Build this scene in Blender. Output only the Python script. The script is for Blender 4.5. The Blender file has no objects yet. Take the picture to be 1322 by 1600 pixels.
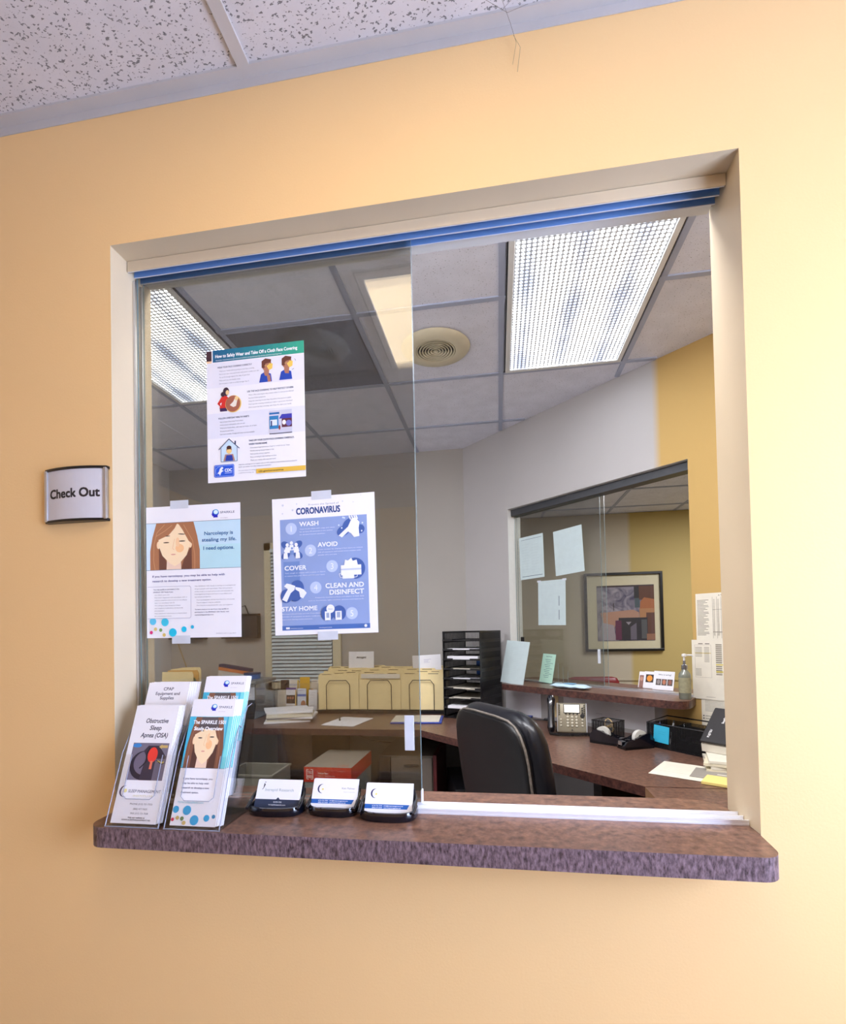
import bpy, bmesh, math, random
from mathutils import Matrix, Vector, Euler
random.seed(7)
PI = math.pi
C = bpy.context.scene.collection
scene = bpy.context.scene

# ------------------------------------------------------------------ camera, world, lights, exposure
EXPOSURE = 0.0
OFFICE_LAMP = 9.0        # radiance of the office troffer lenses
FOYER_LAMP = 7.6
FILL_LAMP = 27.0       # unseen opal fill lights added to brighten office and lobby
LOBBY_LAMP = 8.0
SIDE_FILL = 26.0           # added glowing pane in the foyer's right wall, out of view
cam_d = bpy.data.cameras.new('camera'); cam = bpy.data.objects.new('camera', cam_d); C.objects.link(cam)
F = Vector((-0.155, 0.988, 0.018)); R = Vector((0.988, 0.155, -0.021)); U = Vector((0.023, -0.015, 1.0))
yaw, pitch, roll = -0.1557, 0.0182, -0.0205
F = Vector((math.sin(yaw)*math.cos(pitch), math.cos(yaw)*math.cos(pitch), math.sin(pitch)))
R0 = Vector((math.cos(yaw), -math.sin(yaw), 0)); U0 = R0.cross(F)
R = math.cos(roll)*R0 + math.sin(roll)*U0; U = -math.sin(roll)*R0 + math.cos(roll)*U0
m3 = Matrix((R, U, -F)).transposed()
cam.matrix_world = Matrix.Translation((0, -0.9025, 1.36)) @ m3.to_4x4()
cam_d.sensor_fit = 'VERTICAL'; cam_d.sensor_height = 24.0
cam_d.lens = 24.0*787.82/1600
cam_d.shift_x = (661-655.12)/1600; cam_d.shift_y = (970.11-800)/1600
cam_d.clip_start = 0.02
scene.camera = cam
w = bpy.data.worlds.new('world'); scene.world = w; w.use_nodes = True
w.node_tree.nodes['Background'].inputs[0].default_value = (0.55, 0.6, 0.7, 1)
w.node_tree.nodes['Background'].inputs[1].default_value = 0.3
scene.view_settings.view_transform = 'Standard'; scene.view_settings.look = 'None'
scene.view_settings.exposure = EXPOSURE; scene.view_settings.gamma = 1.0
scene.view_settings.use_curve_mapping = False

# ------------------------------------------------------------------ materials
def lin(c):
    return tuple(((v/255)/12.92 if v/255 <= 0.04045 else ((v/255+0.055)/1.055)**2.4) for v in c)
MATS = {}
def mat(name, rgb, rough=0.6, metal=0.0, spec=0.5, noise=0.0, nscale=30.0, bump=0.0, bscale=200.0, coat=0.0):
    if name in MATS: return MATS[name]
    m = bpy.data.materials.new(name); m.use_nodes = True
    nt = m.node_tree; b = nt.nodes['Principled BSDF']
    c = lin(rgb)
    b.inputs['Base Color'].default_value = (*c, 1); b.inputs['Roughness'].default_value = rough
    b.inputs['Metallic'].default_value = metal; b.inputs['Specular IOR Level'].default_value = spec
    b.inputs['Coat Weight'].default_value = coat
    tc = nt.nodes.new('ShaderNodeTexCoord')
    n = nt.nodes.new('ShaderNodeTexNoise'); n.inputs['Scale'].default_value = nscale; n.inputs['Detail'].default_value = 4
    nt.links.new(tc.outputs['Object'], n.inputs['Vector'])
    r = nt.nodes.new('ShaderNodeMapRange'); r.inputs[1].default_value = 0.3; r.inputs[2].default_value = 0.7
    r.inputs[3].default_value = 1-noise; r.inputs[4].default_value = 1+noise
    nt.links.new(n.outputs['Fac'], r.inputs[0])
    mx = nt.nodes.new('ShaderNodeVectorMath'); mx.operation = 'SCALE'; mx.inputs[0].default_value = c
    nt.links.new(r.outputs[0], mx.inputs['Scale']); nt.links.new(mx.outputs[0], b.inputs['Base Color'])
    if bump > 0:
        n2 = nt.nodes.new('ShaderNodeTexNoise'); n2.inputs['Scale'].default_value = bscale; n2.inputs['Detail'].default_value = 3
        nt.links.new(tc.outputs['Object'], n2.inputs['Vector'])
        bp = nt.nodes.new('ShaderNodeBump'); bp.inputs['Strength'].default_value = bump; bp.inputs['Distance'].default_value = 0.002
        nt.links.new(n2.outputs['Fac'], bp.inputs['Height']); nt.links.new(bp.outputs[0], b.inputs['Normal'])
    MATS[name] = m; return m
def ink(rgb):
    return mat('ink_%d_%d_%d' % tuple(rgb), rgb, 0.55, noise=0.02)

def ceiling_mat(name, rgb, pit):
    m = mat(name, rgb, 0.9, noise=0.05, nscale=12, bump=0.25, bscale=160)
    nt = m.node_tree; b = nt.nodes['Principled BSDF']
    tc = nt.nodes.new('ShaderNodeTexCoord'); mp = nt.nodes.new('ShaderNodeMapping'); mp.inputs['Scale'].default_value = (150, 230, 80)
    mp.inputs['Rotation'].default_value = (0, 0, 0.5)
    nt.links.new(tc.outputs['Object'], mp.inputs[0])
    n = nt.nodes.new('ShaderNodeTexNoise'); n.inputs['Scale'].default_value = 1.0; n.inputs['Detail'].default_value = 2.0
    nt.links.new(mp.outputs[0], n.inputs['Vector'])
    r = nt.nodes.new('ShaderNodeMapRange'); r.inputs[1].default_value = pit; r.inputs[2].default_value = pit+0.035
    r.inputs[3].default_value = 1.0; r.inputs[4].default_value = 0.3
    nt.links.new(n.outputs['Fac'], r.inputs[0])
    src = b.inputs['Base Color'].links[0].from_socket
    mx = nt.nodes.new('ShaderNodeVectorMath'); mx.operation = 'SCALE'
    nt.links.new(src, mx.inputs[0]); nt.links.new(r.outputs[0], mx.inputs['Scale']); nt.links.new(mx.outputs[0], b.inputs['Base Color'])
    return m

def laminate(name, dark, light, rough, scl=(30, 30, 30), bump=0.15):
    m = bpy.data.materials.new(name); m.use_nodes = True; nt = m.node_tree; b = nt.nodes['Principled BSDF']
    tc = nt.nodes.new('ShaderNodeTexCoord'); mp = nt.nodes.new('ShaderNodeMapping'); mp.inputs['Scale'].default_value = scl
    nt.links.new(tc.outputs['Object'], mp.inputs[0])
    n = nt.nodes.new('ShaderNodeTexNoise'); n.inputs['Scale'].default_value = 1; n.inputs['Detail'].default_value = 6; n.inputs['Roughness'].default_value = 0.65
    nt.links.new(mp.outputs[0], n.inputs['Vector'])
    cr = nt.nodes.new('ShaderNodeValToRGB'); cr.color_ramp.elements[0].position = 0.35; cr.color_ramp.elements[1].position = 0.68
    cr.color_ramp.elements[0].color = (*lin(dark), 1); cr.color_ramp.elements[1].color = (*lin(light), 1)
    nt.links.new(n.outputs['Fac'], cr.inputs[0]); nt.links.new(cr.outputs[0], b.inputs['Base Color'])
    b.inputs['Roughness'].default_value = rough
    bp = nt.nodes.new('ShaderNodeBump'); bp.inputs['Strength'].default_value = bump; bp.inputs['Distance'].default_value = 0.001
    nt.links.new(n.outputs['Fac'], bp.inputs['Height']); nt.links.new(bp.outputs[0], b.inputs['Normal'])
    MATS[name] = m; return m

def glass(name, tint, refl=1.0):
    m = bpy.data.materials.new(name); m.use_nodes = True; nt = m.node_tree
    for n in list(nt.nodes):
        if n.type == 'BSDF_PRINCIPLED': nt.nodes.remove(n)
    out = nt.nodes['Material Output']
    t = nt.nodes.new('ShaderNodeBsdfTransparent'); t.inputs[0].default_value = (*tint, 1)
    g = nt.nodes.new('ShaderNodeBsdfGlossy'); g.inputs['Roughness'].default_value = 0.0
    g.inputs[0].default_value = (refl, refl, refl, 1)
    fr = nt.nodes.new('ShaderNodeFresnel'); geo = nt.nodes.new('ShaderNodeNewGeometry')
    ir = nt.nodes.new('ShaderNodeMapRange'); ir.inputs[3].default_value = 1.5; ir.inputs[4].default_value = 1/1.5   # both faces reflect like glass in air
    nt.links.new(geo.outputs['Backfacing'], ir.inputs[0]); nt.links.new(ir.outputs[0], fr.inputs[0])
    tc = nt.nodes.new('ShaderNodeTexCoord'); n = nt.nodes.new('ShaderNodeTexNoise'); n.inputs['Scale'].default_value = 1.5
    nt.links.new(tc.outputs['Object'], n.inputs['Vector'])
    mr = nt.nodes.new('ShaderNodeMapRange'); mr.inputs[3].default_value = 0.97; mr.inputs[4].default_value = 1.03
    mu = nt.nodes.new('ShaderNodeMath'); mu.operation = 'MULTIPLY'
    nt.links.new(n.outputs['Fac'], mr.inputs[0]); nt.links.new(fr.outputs[0], mu.inputs[0]); nt.links.new(mr.outputs[0], mu.inputs[1])
    mx = nt.nodes.new('ShaderNodeMixShader')
    nt.links.new(mu.outputs[0], mx.inputs[0]); nt.links.new(t.outputs[0], mx.inputs[1]); nt.links.new(g.outputs[0], mx.inputs[2])
    nt.links.new(mx.outputs[0], out.inputs[0])
    MATS[name] = m; return m

def emit(name, rgb, strength):
    m = bpy.data.materials.new(name); m.use_nodes = True; nt = m.node_tree
    b = nt.nodes['Principled BSDF']; b.inputs['Base Color'].default_value = (0.8, 0.8, 0.8, 1)
    tc = nt.nodes.new('ShaderNodeTexCoord'); n = nt.nodes.new('ShaderNodeTexNoise'); n.inputs['Scale'].default_value = 2
    nt.links.new(tc.outputs['Object'], n.inputs['Vector'])
    mr = nt.nodes.new('ShaderNodeMapRange'); mr.inputs[3].default_value = strength*0.96; mr.inputs[4].default_value = strength*1.04
    nt.links.new(n.outputs['Fac'], mr.inputs[0]); nt.links.new(mr.outputs[0], b.inputs['Emission Strength'])
    b.inputs['Emission Color'].default_value = (*lin(rgb), 1)
    MATS[name] = m; return m

def prismatic(name, strength, lo=0.12, cell=0.0185):
    """acrylic prismatic lens: a square lattice of bright prisms with dark valleys, tubes showing brighter than the gaps"""
    m = bpy.data.materials.new(name); m.use_nodes = True; nt = m.node_tree; L = nt.links.new
    b = nt.nodes['Principled BSDF']; b.inputs['Base Color'].default_value = (0.5, 0.52, 0.55, 1); b.inputs['Roughness'].default_value = 0.25
    tc = nt.nodes.new('ShaderNodeTexCoord'); sp = nt.nodes.new('ShaderNodeSeparateXYZ'); L(tc.outputs['Object'], sp.inputs[0])
    def M(op, a, bb=None):
        n = nt.nodes.new('ShaderNodeMath'); n.operation = op
        for i, v in enumerate((a, bb)):
            if v is None: continue
            if isinstance(v, (int, float)): n.inputs[i].default_value = v
            else: L(v, n.inputs[i])
        return n.outputs[0]
    sx = M('ABSOLUTE', M('SINE', M('MULTIPLY', sp.outputs[0], PI/cell)))
    sy = M('ABSOLUTE', M('SINE', M('MULTIPLY', sp.outputs[1], PI/cell)))
    p = M('MULTIPLY', sx, sy)
    mr = nt.nodes.new('ShaderNodeMapRange'); mr.interpolation_type = 'SMOOTHSTEP'
    mr.inputs[1].default_value = 0.28; mr.inputs[2].default_value = 0.72; L(p, mr.inputs[0])
    tube = M('ABSOLUTE', M('SINE', M('ADD', M('MULTIPLY', sp.outputs[0], PI/0.19), 0.3)))
    n = nt.nodes.new('ShaderNodeTexNoise'); n.inputs['Scale'].default_value = 3.2; n.inputs['Detail'].default_value = 2
    L(tc.outputs['Object'], n.inputs['Vector'])
    t2 = M('ADD', M('MULTIPLY', tube, 0.35), n.outputs['Fac'])
    r2 = nt.nodes.new('ShaderNodeMapRange'); r2.interpolation_type = 'SMOOTHSTEP'
    r2.inputs[1].default_value = 0.42; r2.inputs[2].default_value = 0.85; L(t2, r2.inputs[0])
    peak = nt.nodes.new('ShaderNodeMapRange'); peak.inputs[3].default_value = strength*0.25; peak.inputs[4].default_value = strength*1.5
    L(r2.outputs[0], peak.inputs[0])
    fin = nt.nodes.new('ShaderNodeMapRange'); L(mr.outputs[0], fin.inputs[0]); fin.inputs[3].default_value = lo; L(peak.outputs[0], fin.inputs[4])
    L(fin.outputs[0], b.inputs['Emission Strength'])
    mx = nt.nodes.new('ShaderNodeMix'); mx.data_type = 'RGBA'
    mx.inputs['A'].default_value = (0.50, 0.62, 0.92, 1); mx.inputs['B'].default_value = (0.93, 0.97, 1.0, 1)
    L(r2.outputs[0], mx.inputs['Factor']); L(mx.outputs['Result'], b.inputs['Emission Color'])
    MATS[name] = m; return m

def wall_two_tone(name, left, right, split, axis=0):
    """wall whose colour changes at a vertical line, object coordinates"""
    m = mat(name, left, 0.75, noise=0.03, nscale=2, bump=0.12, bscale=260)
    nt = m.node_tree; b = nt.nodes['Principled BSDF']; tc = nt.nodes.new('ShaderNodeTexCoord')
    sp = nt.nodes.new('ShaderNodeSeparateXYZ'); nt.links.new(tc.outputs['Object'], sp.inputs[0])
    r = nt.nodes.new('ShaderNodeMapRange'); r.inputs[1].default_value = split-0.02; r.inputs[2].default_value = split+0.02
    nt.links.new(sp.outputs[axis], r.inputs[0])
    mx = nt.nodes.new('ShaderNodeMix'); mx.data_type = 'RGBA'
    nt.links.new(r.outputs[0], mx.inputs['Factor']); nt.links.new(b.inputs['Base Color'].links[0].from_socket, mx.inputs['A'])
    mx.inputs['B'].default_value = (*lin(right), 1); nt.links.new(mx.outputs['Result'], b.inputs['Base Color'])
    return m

M_TAN = mat('tan_paint', (236, 197, 139), 0.7, noise=0.02, nscale=1.5, bump=0.1, bscale=240)
M_TRIM = mat('cream_reveal_paint', (206, 188, 158), 0.55, noise=0.03, nscale=6, bump=0.06, bscale=120)
M_GREY = mat('grey_wall_paint', (204, 200, 198), 0.8, noise=0.03, nscale=2, bump=0.12, bscale=260)
M_DIAG = wall_two_tone('grey_and_mustard_wall', (184, 181, 180), (192, 158, 94), 1.46)
M_LOBBY = wall_two_tone('beige_and_ochre_wall', (188, 178, 158), (186, 164, 104), 1.25)
M_TILE_F = ceiling_mat('foyer_ceiling_tile', (206, 203, 206), 0.60)
M_TILE_O = ceiling_mat('office_ceiling_tile', (228, 230, 242), 0.66)
M_TBAR = mat('ceiling_grid_metal', (188, 184, 182), 0.5, noise=0.04, nscale=8)
M_TBAR_O = mat('office_grid_metal', (170, 178, 200), 0.5, noise=0.04, nscale=8)
M_TOP = laminate('brown_laminate', (78, 54, 46), (134, 98, 80), 0.32, (60, 60, 60), 0.1)
M_EDGE = laminate('purple_brown_crackle_edge', (56, 38, 40), (142, 118, 126), 0.5, (190, 190, 75), 0.7)
M_EDGE2 = laminate('brown_speckled_edge', (46, 26, 26), (104, 66, 56), 0.4, (60, 60, 60), 0.2)
M_DARKWOOD = laminate('dark_cabinet_laminate', (38, 26, 20), (66, 48, 38), 0.5, (20, 20, 50), 0.1)
M_ALU = mat('brushed_aluminium', (205, 208, 214), 0.28, metal=0.9, noise=0.03)
M_ALU_REFL = mat('blue_reflection_track', (112, 150, 200), 0.4, metal=0.1, noise=0.04, nscale=10)  # bluish reflection on the aluminium is put into the base colour
M_ALUW = mat('white_metal_track', (240, 242, 250), 0.2, metal=0.3, noise=0.02)
M_BLACK = mat('black_plastic', (16, 16, 19), 0.32, noise=0.1)
M_GLOSSB = mat('glossy_black_plastic', (12, 14, 24), 0.12, noise=0.1, coat=0.6)
M_LEATHER = mat('black_leather', (22, 23, 30), 0.27, noise=0.15, nscale=60, bump=0.2, bscale=180)
M_CLOTHB = mat('black_vinyl_back', (9, 9, 12), 0.42, noise=0.2, nscale=80, bump=0.1, bscale=300)
M_PIPE = mat('worn_grey_piping', (120, 112, 104), 0.5, noise=0.3, nscale=90)
M_PAPER = mat('white_paper', (240, 240, 246), 0.7, noise=0.01)
M_PAPER2 = mat('warm_white_paper', (226, 220, 204), 0.7, noise=0.03)
M_BLUEP = mat('pale_blue_paper', (196, 212, 214), 0.7, noise=0.03)
M_MANILA = mat('manila_card', (242, 222, 168), 0.7, noise=0.04, nscale=14)
M_CARPET = mat('grey_carpet', (158, 156, 158), 0.95, noise=0.25, nscale=200, bump=0.5, bscale=300)
M_CARPETB = mat('blue_grey_floor', (128, 134, 142), 0.8, noise=0.1, nscale=100, bump=0.2)
M_GLASS = glass('clear_glass', (0.85, 0.845, 0.825))
M_GLASS1 = glass('clear_glass_thin', (0.93, 0.95, 0.94))
M_ACR = glass('clear_acrylic', (0.985, 0.988, 0.992))
M_GEDGE = mat('polished_glass_edge', (128, 148, 152), 0.2, noise=0.1, nscale=20)
M_AEDGE = mat('acrylic_edge', (150, 156, 176), 0.15, noise=0.1, nscale=20)
M_TAPE = mat('translucent_tape', (206, 212, 222), 0.4, noise=0.05)
M_WHITE = mat('white_enamel', (225, 225, 222), 0.4, noise=0.02)
M_CREAM = mat('cream_plastic', (212, 204, 176), 0.5, noise=0.02)
M_CARD = mat('grey_brown_carton', (148, 136, 116), 0.8, noise=0.06, nscale=20)
M_STEEL = mat('bright_steel_wire', (150, 150, 155), 0.25, metal=0.9, noise=0.02)
M_WIRE = mat('dark_wire', (52, 46, 44), 0.4, metal=0.4, noise=0.05)

# ------------------------------------------------------------------ geometry helpers
class G:
    """collects shapes, then becomes ONE mesh object"""
    def __init__(s): s.v = []; s.f = []; s.m = []; s.mats = []
    def mi(s, m):
        if m not in s.mats: s.mats.append(m)
        return s.mats.index(m)
    def add(s, vs, fs, m, T=None):
        k = len(s.v); i = s.mi(m)
        for p in vs:
            p = Vector(p); s.v.append(tuple(T @ p) if T is not None else tuple(p))
        for f in fs: s.f.append(tuple(k+j for j in f)); s.m.append(i)
    def box(s, c, d, m, bev=0.0, T=None, seg=2):
        if bev <= 0:
            x, y, z = d[0]/2, d[1]/2, d[2]/2
            vs = [(c[0]+a*x, c[1]+b*y, c[2]+e*z) for a in (-1, 1) for b in (-1, 1) for e in (-1, 1)]
            s.add(vs, [(0, 1, 3, 2), (4, 6, 7, 5), (0, 4, 5, 1), (2, 3, 7, 6), (0, 2, 6, 4), (1, 5, 7, 3)], m, T); return
        b = bmesh.new(); bmesh.ops.create_cube(b, size=1)
        for v in b.verts: v.co = Vector((v.co.x*d[0]+c[0], v.co.y*d[1]+c[1], v.co.z*d[2]+c[2]))
        bmesh.ops.bevel(b, geom=b.edges[:], offset=bev, segments=seg, affect='EDGES', profile=0.5)
        b.verts.index_update(); s.add([v.co.copy() for v in b.verts], [[v.index for v in f.verts] for f in b.faces], m, T); b.free()
    def span(s, a, b, m, bev=0.0, T=None):
        s.box([(a[i]+b[i])/2 for i in range(3)], [abs(b[i]-a[i]) for i in range(3)], m, bev, T)
    def prism(s, poly, z0, z1, m, side=None, T=None):
        """poly in xy counter-clockwise, extruded z0..z1"""
        n = len(poly)
        s.add([(x, y, z1) for x, y in poly], [tuple(range(n))], m, T)
        s.add([(x, y, z0) for x, y in poly], [tuple(reversed(range(n)))], m, T)
        vs = [(x, y, z0) for x, y in poly]+[(x, y, z1) for x, y in poly]
        s.add(vs, [(i, (i+1) % n, n+(i+1) % n, n+i) for i in range(n)], side or m, T)
    def tube(s, pts, r, m, n=8, T=None, caps=True, closed=False):
        pts = [Vector(p) for p in pts]; N = len(pts); vs = []; fs = []
        up = Vector((0, 0, 1)); prev = None
        for i, p in enumerate(pts):
            a = pts[(i-1) % N] if (closed or i > 0) else p; b = pts[(i+1) % N] if (closed or i < N-1) else p
            t = (b-a).normalized()
            if prev is None:
                x = t.cross(up)
                if x.length < 1e-3: x = t.cross(Vector((1, 0, 0)))
            else: x = prev - t*prev.dot(t)
            x.normalize(); prev = x; y = t.cross(x)
            rr = r[i] if isinstance(r, (list, tuple)) else r
            for k in range(n):
                q = 2*PI*k/n; vs.append(p + x*math.cos(q)*rr + y*math.sin(q)*rr)
        for i in range(N if closed else N-1):
            for k in range(n):
                j = (i+1) % N; fs.append((i*n+k, i*n+(k+1) % n, j*n+(k+1) % n, j*n+k))
        if caps and not closed: fs.append(tuple(reversed(range(n)))); fs.append(tuple((N-1)*n+k for k in range(n)))
        s.add(vs, fs, m, T)
    def lathe(s, prof, m, n=24, T=None):
        vs = []; fs = []; P = len(prof)
        for k in range(n):
            q = 2*PI*k/n
            for r, z in prof: vs.append((r*math.cos(q), r*math.sin(q), z))
        for k in range(n):
            for i in range(P-1):
                a = k*P+i; b = ((k+1) % n)*P+i; fs.append((a, b, b+1, a+1))
        s.add(vs, fs, m, T)
    def loft(s, rings, m, T=None, cap=True):
        n = len(rings[0]); vs = [p for r in rings for p in r]; fs = []
        for i in range(len(rings)-1):
            for k in range(n): fs.append((i*n+k, i*n+(k+1) % n, (i+1)*n+(k+1) % n, (i+1)*n+k))
        if cap: fs.append(tuple(reversed(range(n)))); fs.append(tuple((len(rings)-1)*n+k for k in range(n)))
        s.add(vs, fs, m, T)
    def mesh(s, name, smooth=False):
        me = bpy.data.meshes.new(name); me.from_pydata(s.v, [], s.f)
        for m in s.mats: me.materials.append(m)
        me.polygons.foreach_set('material_index', s.m)
        if smooth:
            me.polygons.foreach_set('use_smooth', [True]*len(me.polygons)); me.set_sharp_from_angle(angle=0.7)
        me.update(); return me
    def build(s, name, parent=None, loc=(0, 0, 0), rot=(0, 0, 0), smooth=False):
        o = bpy.data.objects.new(name, s.mesh(name, smooth)); C.objects.link(o)
        o.location = loc; o.rotation_euler = rot
        if parent is not None: o.parent = parent
        return o
def tag(o, label, cat, group=None, kind=None):
    o['label'] = label; o['category'] = cat
    if group: o['group'] = group
    if kind: o['kind'] = kind
    return o
def structure(o): o['kind'] = 'structure'; return o
def empty(name, loc=(0, 0, 0), rot=(0, 0, 0)):
    o = bpy.data.objects.new(name, None); C.objects.link(o); o.location = loc; o.rotation_euler = rot
    o.empty_display_size = 0.05; return o
def dup(o, loc=None, rot=None, parent=None):
    c = o.copy(); C.objects.link(c)
    if parent is not None: c.parent = parent
    if loc is not None: c.location = loc
    if rot is not None: c.rotation_euler = rot
    for ch in o.children: dup(ch, parent=c)
    return c
def TR(loc=(0, 0, 0), rot=(0, 0, 0)):
    return Matrix.Translation(loc) @ Euler(rot).to_matrix().to_4x4()
K45 = 0.70710678
def D(s, t=0.0, z=0.0):
    """a point by the oblique wall: s along it from the back corner, t out from it into the office"""
    return (-0.23+K45*(s-t), 2.79-K45*(s+t), z)
RD = (0, 0, -PI/4)

# ---- printed sheets --------------------------------------------------
_tc = {}
def glyphs(txt, res=3):
    key = txt
    if key in _tc: return _tc[key]
    cu = bpy.data.curves.new('t', 'FONT'); cu.body = txt; cu.size = 1; cu.resolution_u = res
    ob = bpy.data.objects.new('t', cu); C.objects.link(ob); bpy.context.view_layer.update()
    dg = bpy.context.evaluated_depsgraph_get(); me = bpy.data.meshes.new_from_object(ob.evaluated_get(dg))
    vs = [(v.co.x, v.co.y) for v in me.vertices]; fs = [tuple(p.vertices) for p in me.polygons]
    bpy.data.objects.remove(ob); bpy.data.curves.remove(cu); bpy.data.meshes.remove(me)
    _tc[key] = (vs, fs); return vs, fs
class Sheet:
    """a flat printed sheet designed in millimetres, x right, y down from its top left corner; faces -Y when built"""
    def __init__(s, W, H, base=M_PAPER, th=0.3, warp=None, lift=0.012):
        s.W, s.H, s.g, s.L, s.warp, s.lift = W, H, G(), 0, warp, (.12 if warp else lift)
        s.th = th
        nx = 16 if warp else 1
        for i in range(nx):
            a, b = W*i/nx, W*(i+1)/nx
            p = [s.P(a, H, 0), s.P(b, H, 0), s.P(b, 0, 0), s.P(a, 0, 0)]
            q = [(x, y+th/1000, z) for x, y, z in p]
            s.g.add(p, [(0, 1, 2, 3)], base); s.g.add(q, [(3, 2, 1, 0)], base)
            s.g.add(p+q, [(0, 4, 5, 1), (2, 6, 7, 3)]+([(0, 3, 7, 4)] if i == 0 else [])+([(1, 5, 6, 2)] if i == nx-1 else []), base)
    def P(s, x, y, layer):
        X, Z = (x-s.W/2)/1000, (s.H/2-y)/1000
        Y = -layer*s.lift/1000
        if s.warp: Y -= s.warp(X)
        return (X, Y, Z)
    def poly(s, pts, rgb):
        s.L += 1; s.g.add([s.P(x, y, s.L) for x, y in pts], [tuple(range(len(pts)))] , ink(rgb))
        return s
    def up(s): return s
    def rect(s, x, y, w, h, rgb): return s.poly([(x, y+h), (x+w, y+h), (x+w, y), (x, y)], rgb)
    def ell(s, cx, cy, rx, ry, rgb, n=28, a=0.0):
        p = []
        for k in range(n):
            q = 2*PI*k/n; X, Y = rx*math.cos(q), ry*math.sin(q)
            p.append((cx+X*math.cos(a)-Y*math.sin(a), cy-(X*math.sin(a)+Y*math.cos(a))))
        return s.poly(p, rgb)
    def line(s, pts, w, rgb):
        for (x0, y0), (x1, y1) in zip(pts, pts[1:]):
            l = math.hypot(x1-x0, y1-y0) or 1; nx, ny = -(y1-y0)/l*w/2, (x1-x0)/l*w/2
            s.poly([(x0+nx, y0+ny), (x1+nx, y1+ny), (x1-nx, y1-ny), (x0-nx, y0-ny)], rgb); s.L -= 1
        s.L += 1; return s
    def frame(s, x, y, w, h, t, rgb): return s.line([(x, y), (x+w, y), (x+w, y+h), (x, y+h), (x, y)], t, rgb)
    def text(s, x, y, txt, cap, rgb, width=None, al='l', bold=0.0, shear=0.0):
        vs, fs = glyphs(txt)
        if not vs: return s
        x0 = min(v[0] for v in vs); x1 = max(v[0] for v in vs); k = cap/0.69
        kx = (width/(x1-x0)) if width else k*0.92
        wd = (x1-x0)*kx; ox = {'l': x, 'c': x-wd/2, 'r': x-wd}[al]
        b = bold*k*0.9
        for dx, dy in (((0, 0),) if b == 0 else ((-b, -b), (b, -b), (-b, b), (b, b))):     # heavier strokes: overlapping strikes
            s.L += .5; s.g.add([s.P(ox+(vx-x0)*kx+shear*vy*k+dx, y-vy*k+dy, s.L) for vx, vy in vs], fs, ink(rgb))
        s.L += .5
        return s
    def build(s, name, parent=None, loc=(0, 0, 0), rot=(0, 0, 0)):
        # everything printed is opaque and sits a hair above the paper
        return s.g.build(name, parent, loc, rot)
def lines(S, x, y0, dy, txts, cap, rgb, width=None, al='l', bold=0):
    for i, t in enumerate(txts): S.text(x, y0+i*dy, t, cap, rgb, None if width is None else width[i], al, bold)
def add_face(S, x0, y0, w, h, brown=(172, 116, 80), dark=(112, 70, 56), lite=(202, 148, 106), clip=0.0):
    P = lambda pts: [(x0+a*w, y0+b*h) for a, b in pts]
    S.poly(P([(0, 1), (1, 1), (1, .6), (.95, .3), (.88, 0), (.13, 0), (.05, .3), (0, .6)]), brown)
    S.poly(P([(.18, 1), (.38, 1), (.32, .8), (.18, .45)]), dark); S.poly(P([(.62, 1), (.84, 1), (.84, .5), (.68, .8)]), dark)
    S.poly(P([(.33, 1), (.63, 1), (.62, .8), (.34, .8)]), (242, 212, 188))
    S.ell(x0+.17*w, y0+.47*h, .035*w, .08*h, (250, 218, 176)); S.ell(x0+.81*w, y0+.47*h, .035*w, .08*h, (250, 218, 176))
    S.poly(P([(.5, .93), (.6, .87), (.74, .7), (.8, .5), (.79, .32), (.62, .05), (.54, .02), (.4, .22), (.17, .33), (.18, .5), (.25, .7), (.4, .87)]), (252, 226, 186))
    S.ell(x0+.6*w, y0+.55*h, .085*w, .09*h, (250, 198, 144)); S.ell(x0+.56*w, y0+.42*h, .04*w, .1*h, (250, 208, 160))
    S.poly(P([(.13, 0), (.05, .3), (.04, .42), (.16, .36), (.38, .26), (.5, .12), (.56, 0)]), brown)
    S.poly(P([(.56, 0), (.66, .16), (.78, .4), (.88, .5), (.93, .35), (.88, 0)]), brown)
    S.line(P([(.3, .03), (.14, .2), (.08, .45), (.07, .8), (.1, 1)]), w*.012, lite); S.line(P([(.68, .05), (.86, .4), (.9, .7), (.9, 1)]), w*.012, lite)
    S.line(P([(.45, .05), (.3, .17), (.12, .28)]), w*.012, lite)
    S.ell(x0+.33*w, y0+.42*h, .06*w, .012*h, (60, 44, 40)); S.ell(x0+.65*w, y0+.40*h, .065*w, .012*h, (60, 44, 40))
    S.ell(x0+.36*w, y0+.28*h, .05*w, .009*h, (70, 48, 42), a=.05); S.ell(x0+.64*w, y0+.25*h, .07*w, .010*h, (70, 48, 42), a=-.1)
    S.line(P([(.5, .35), (.455, .55), (.49, .58)]), w*.008, (238, 190, 140)); S.ell(x0+.47*w, y0+.68*h, .05*w, .014*h, (226, 166, 146))
def headlogo(S, x, y, k):
    """blue head profile with a cyan ring for the brain"""
    S.poly([(x+a*k, y+b*k) for a, b in [(.25, 1.0), (.85, 1.0), (.82, .75), (1, .5), (1, .3), (.8, .05), (.5, 0), (.22, .1), (.12, .3), (.12, .45), (0, .6), (.1, .65), (.1, .82), (.28, .85)]], (24, 34, 190))
    S.ell(x+.6*k, y+.32*k, .37*k, .32*k, (70, 170, 225)); S.ell(x+.6*k, y+.33*k, .28*k, .24*k, (225, 244, 250))

# ------------------------------------------------------------------ room constants
X0, X1, ZS, ZT = -0.761, 0.4144, 1.016, 2.1534       # pass-through opening in the front wall
HF, HO = 2.44, 2.684                                  # foyer and office ceilings
WY = 0.12                                             # wall thickness

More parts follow.
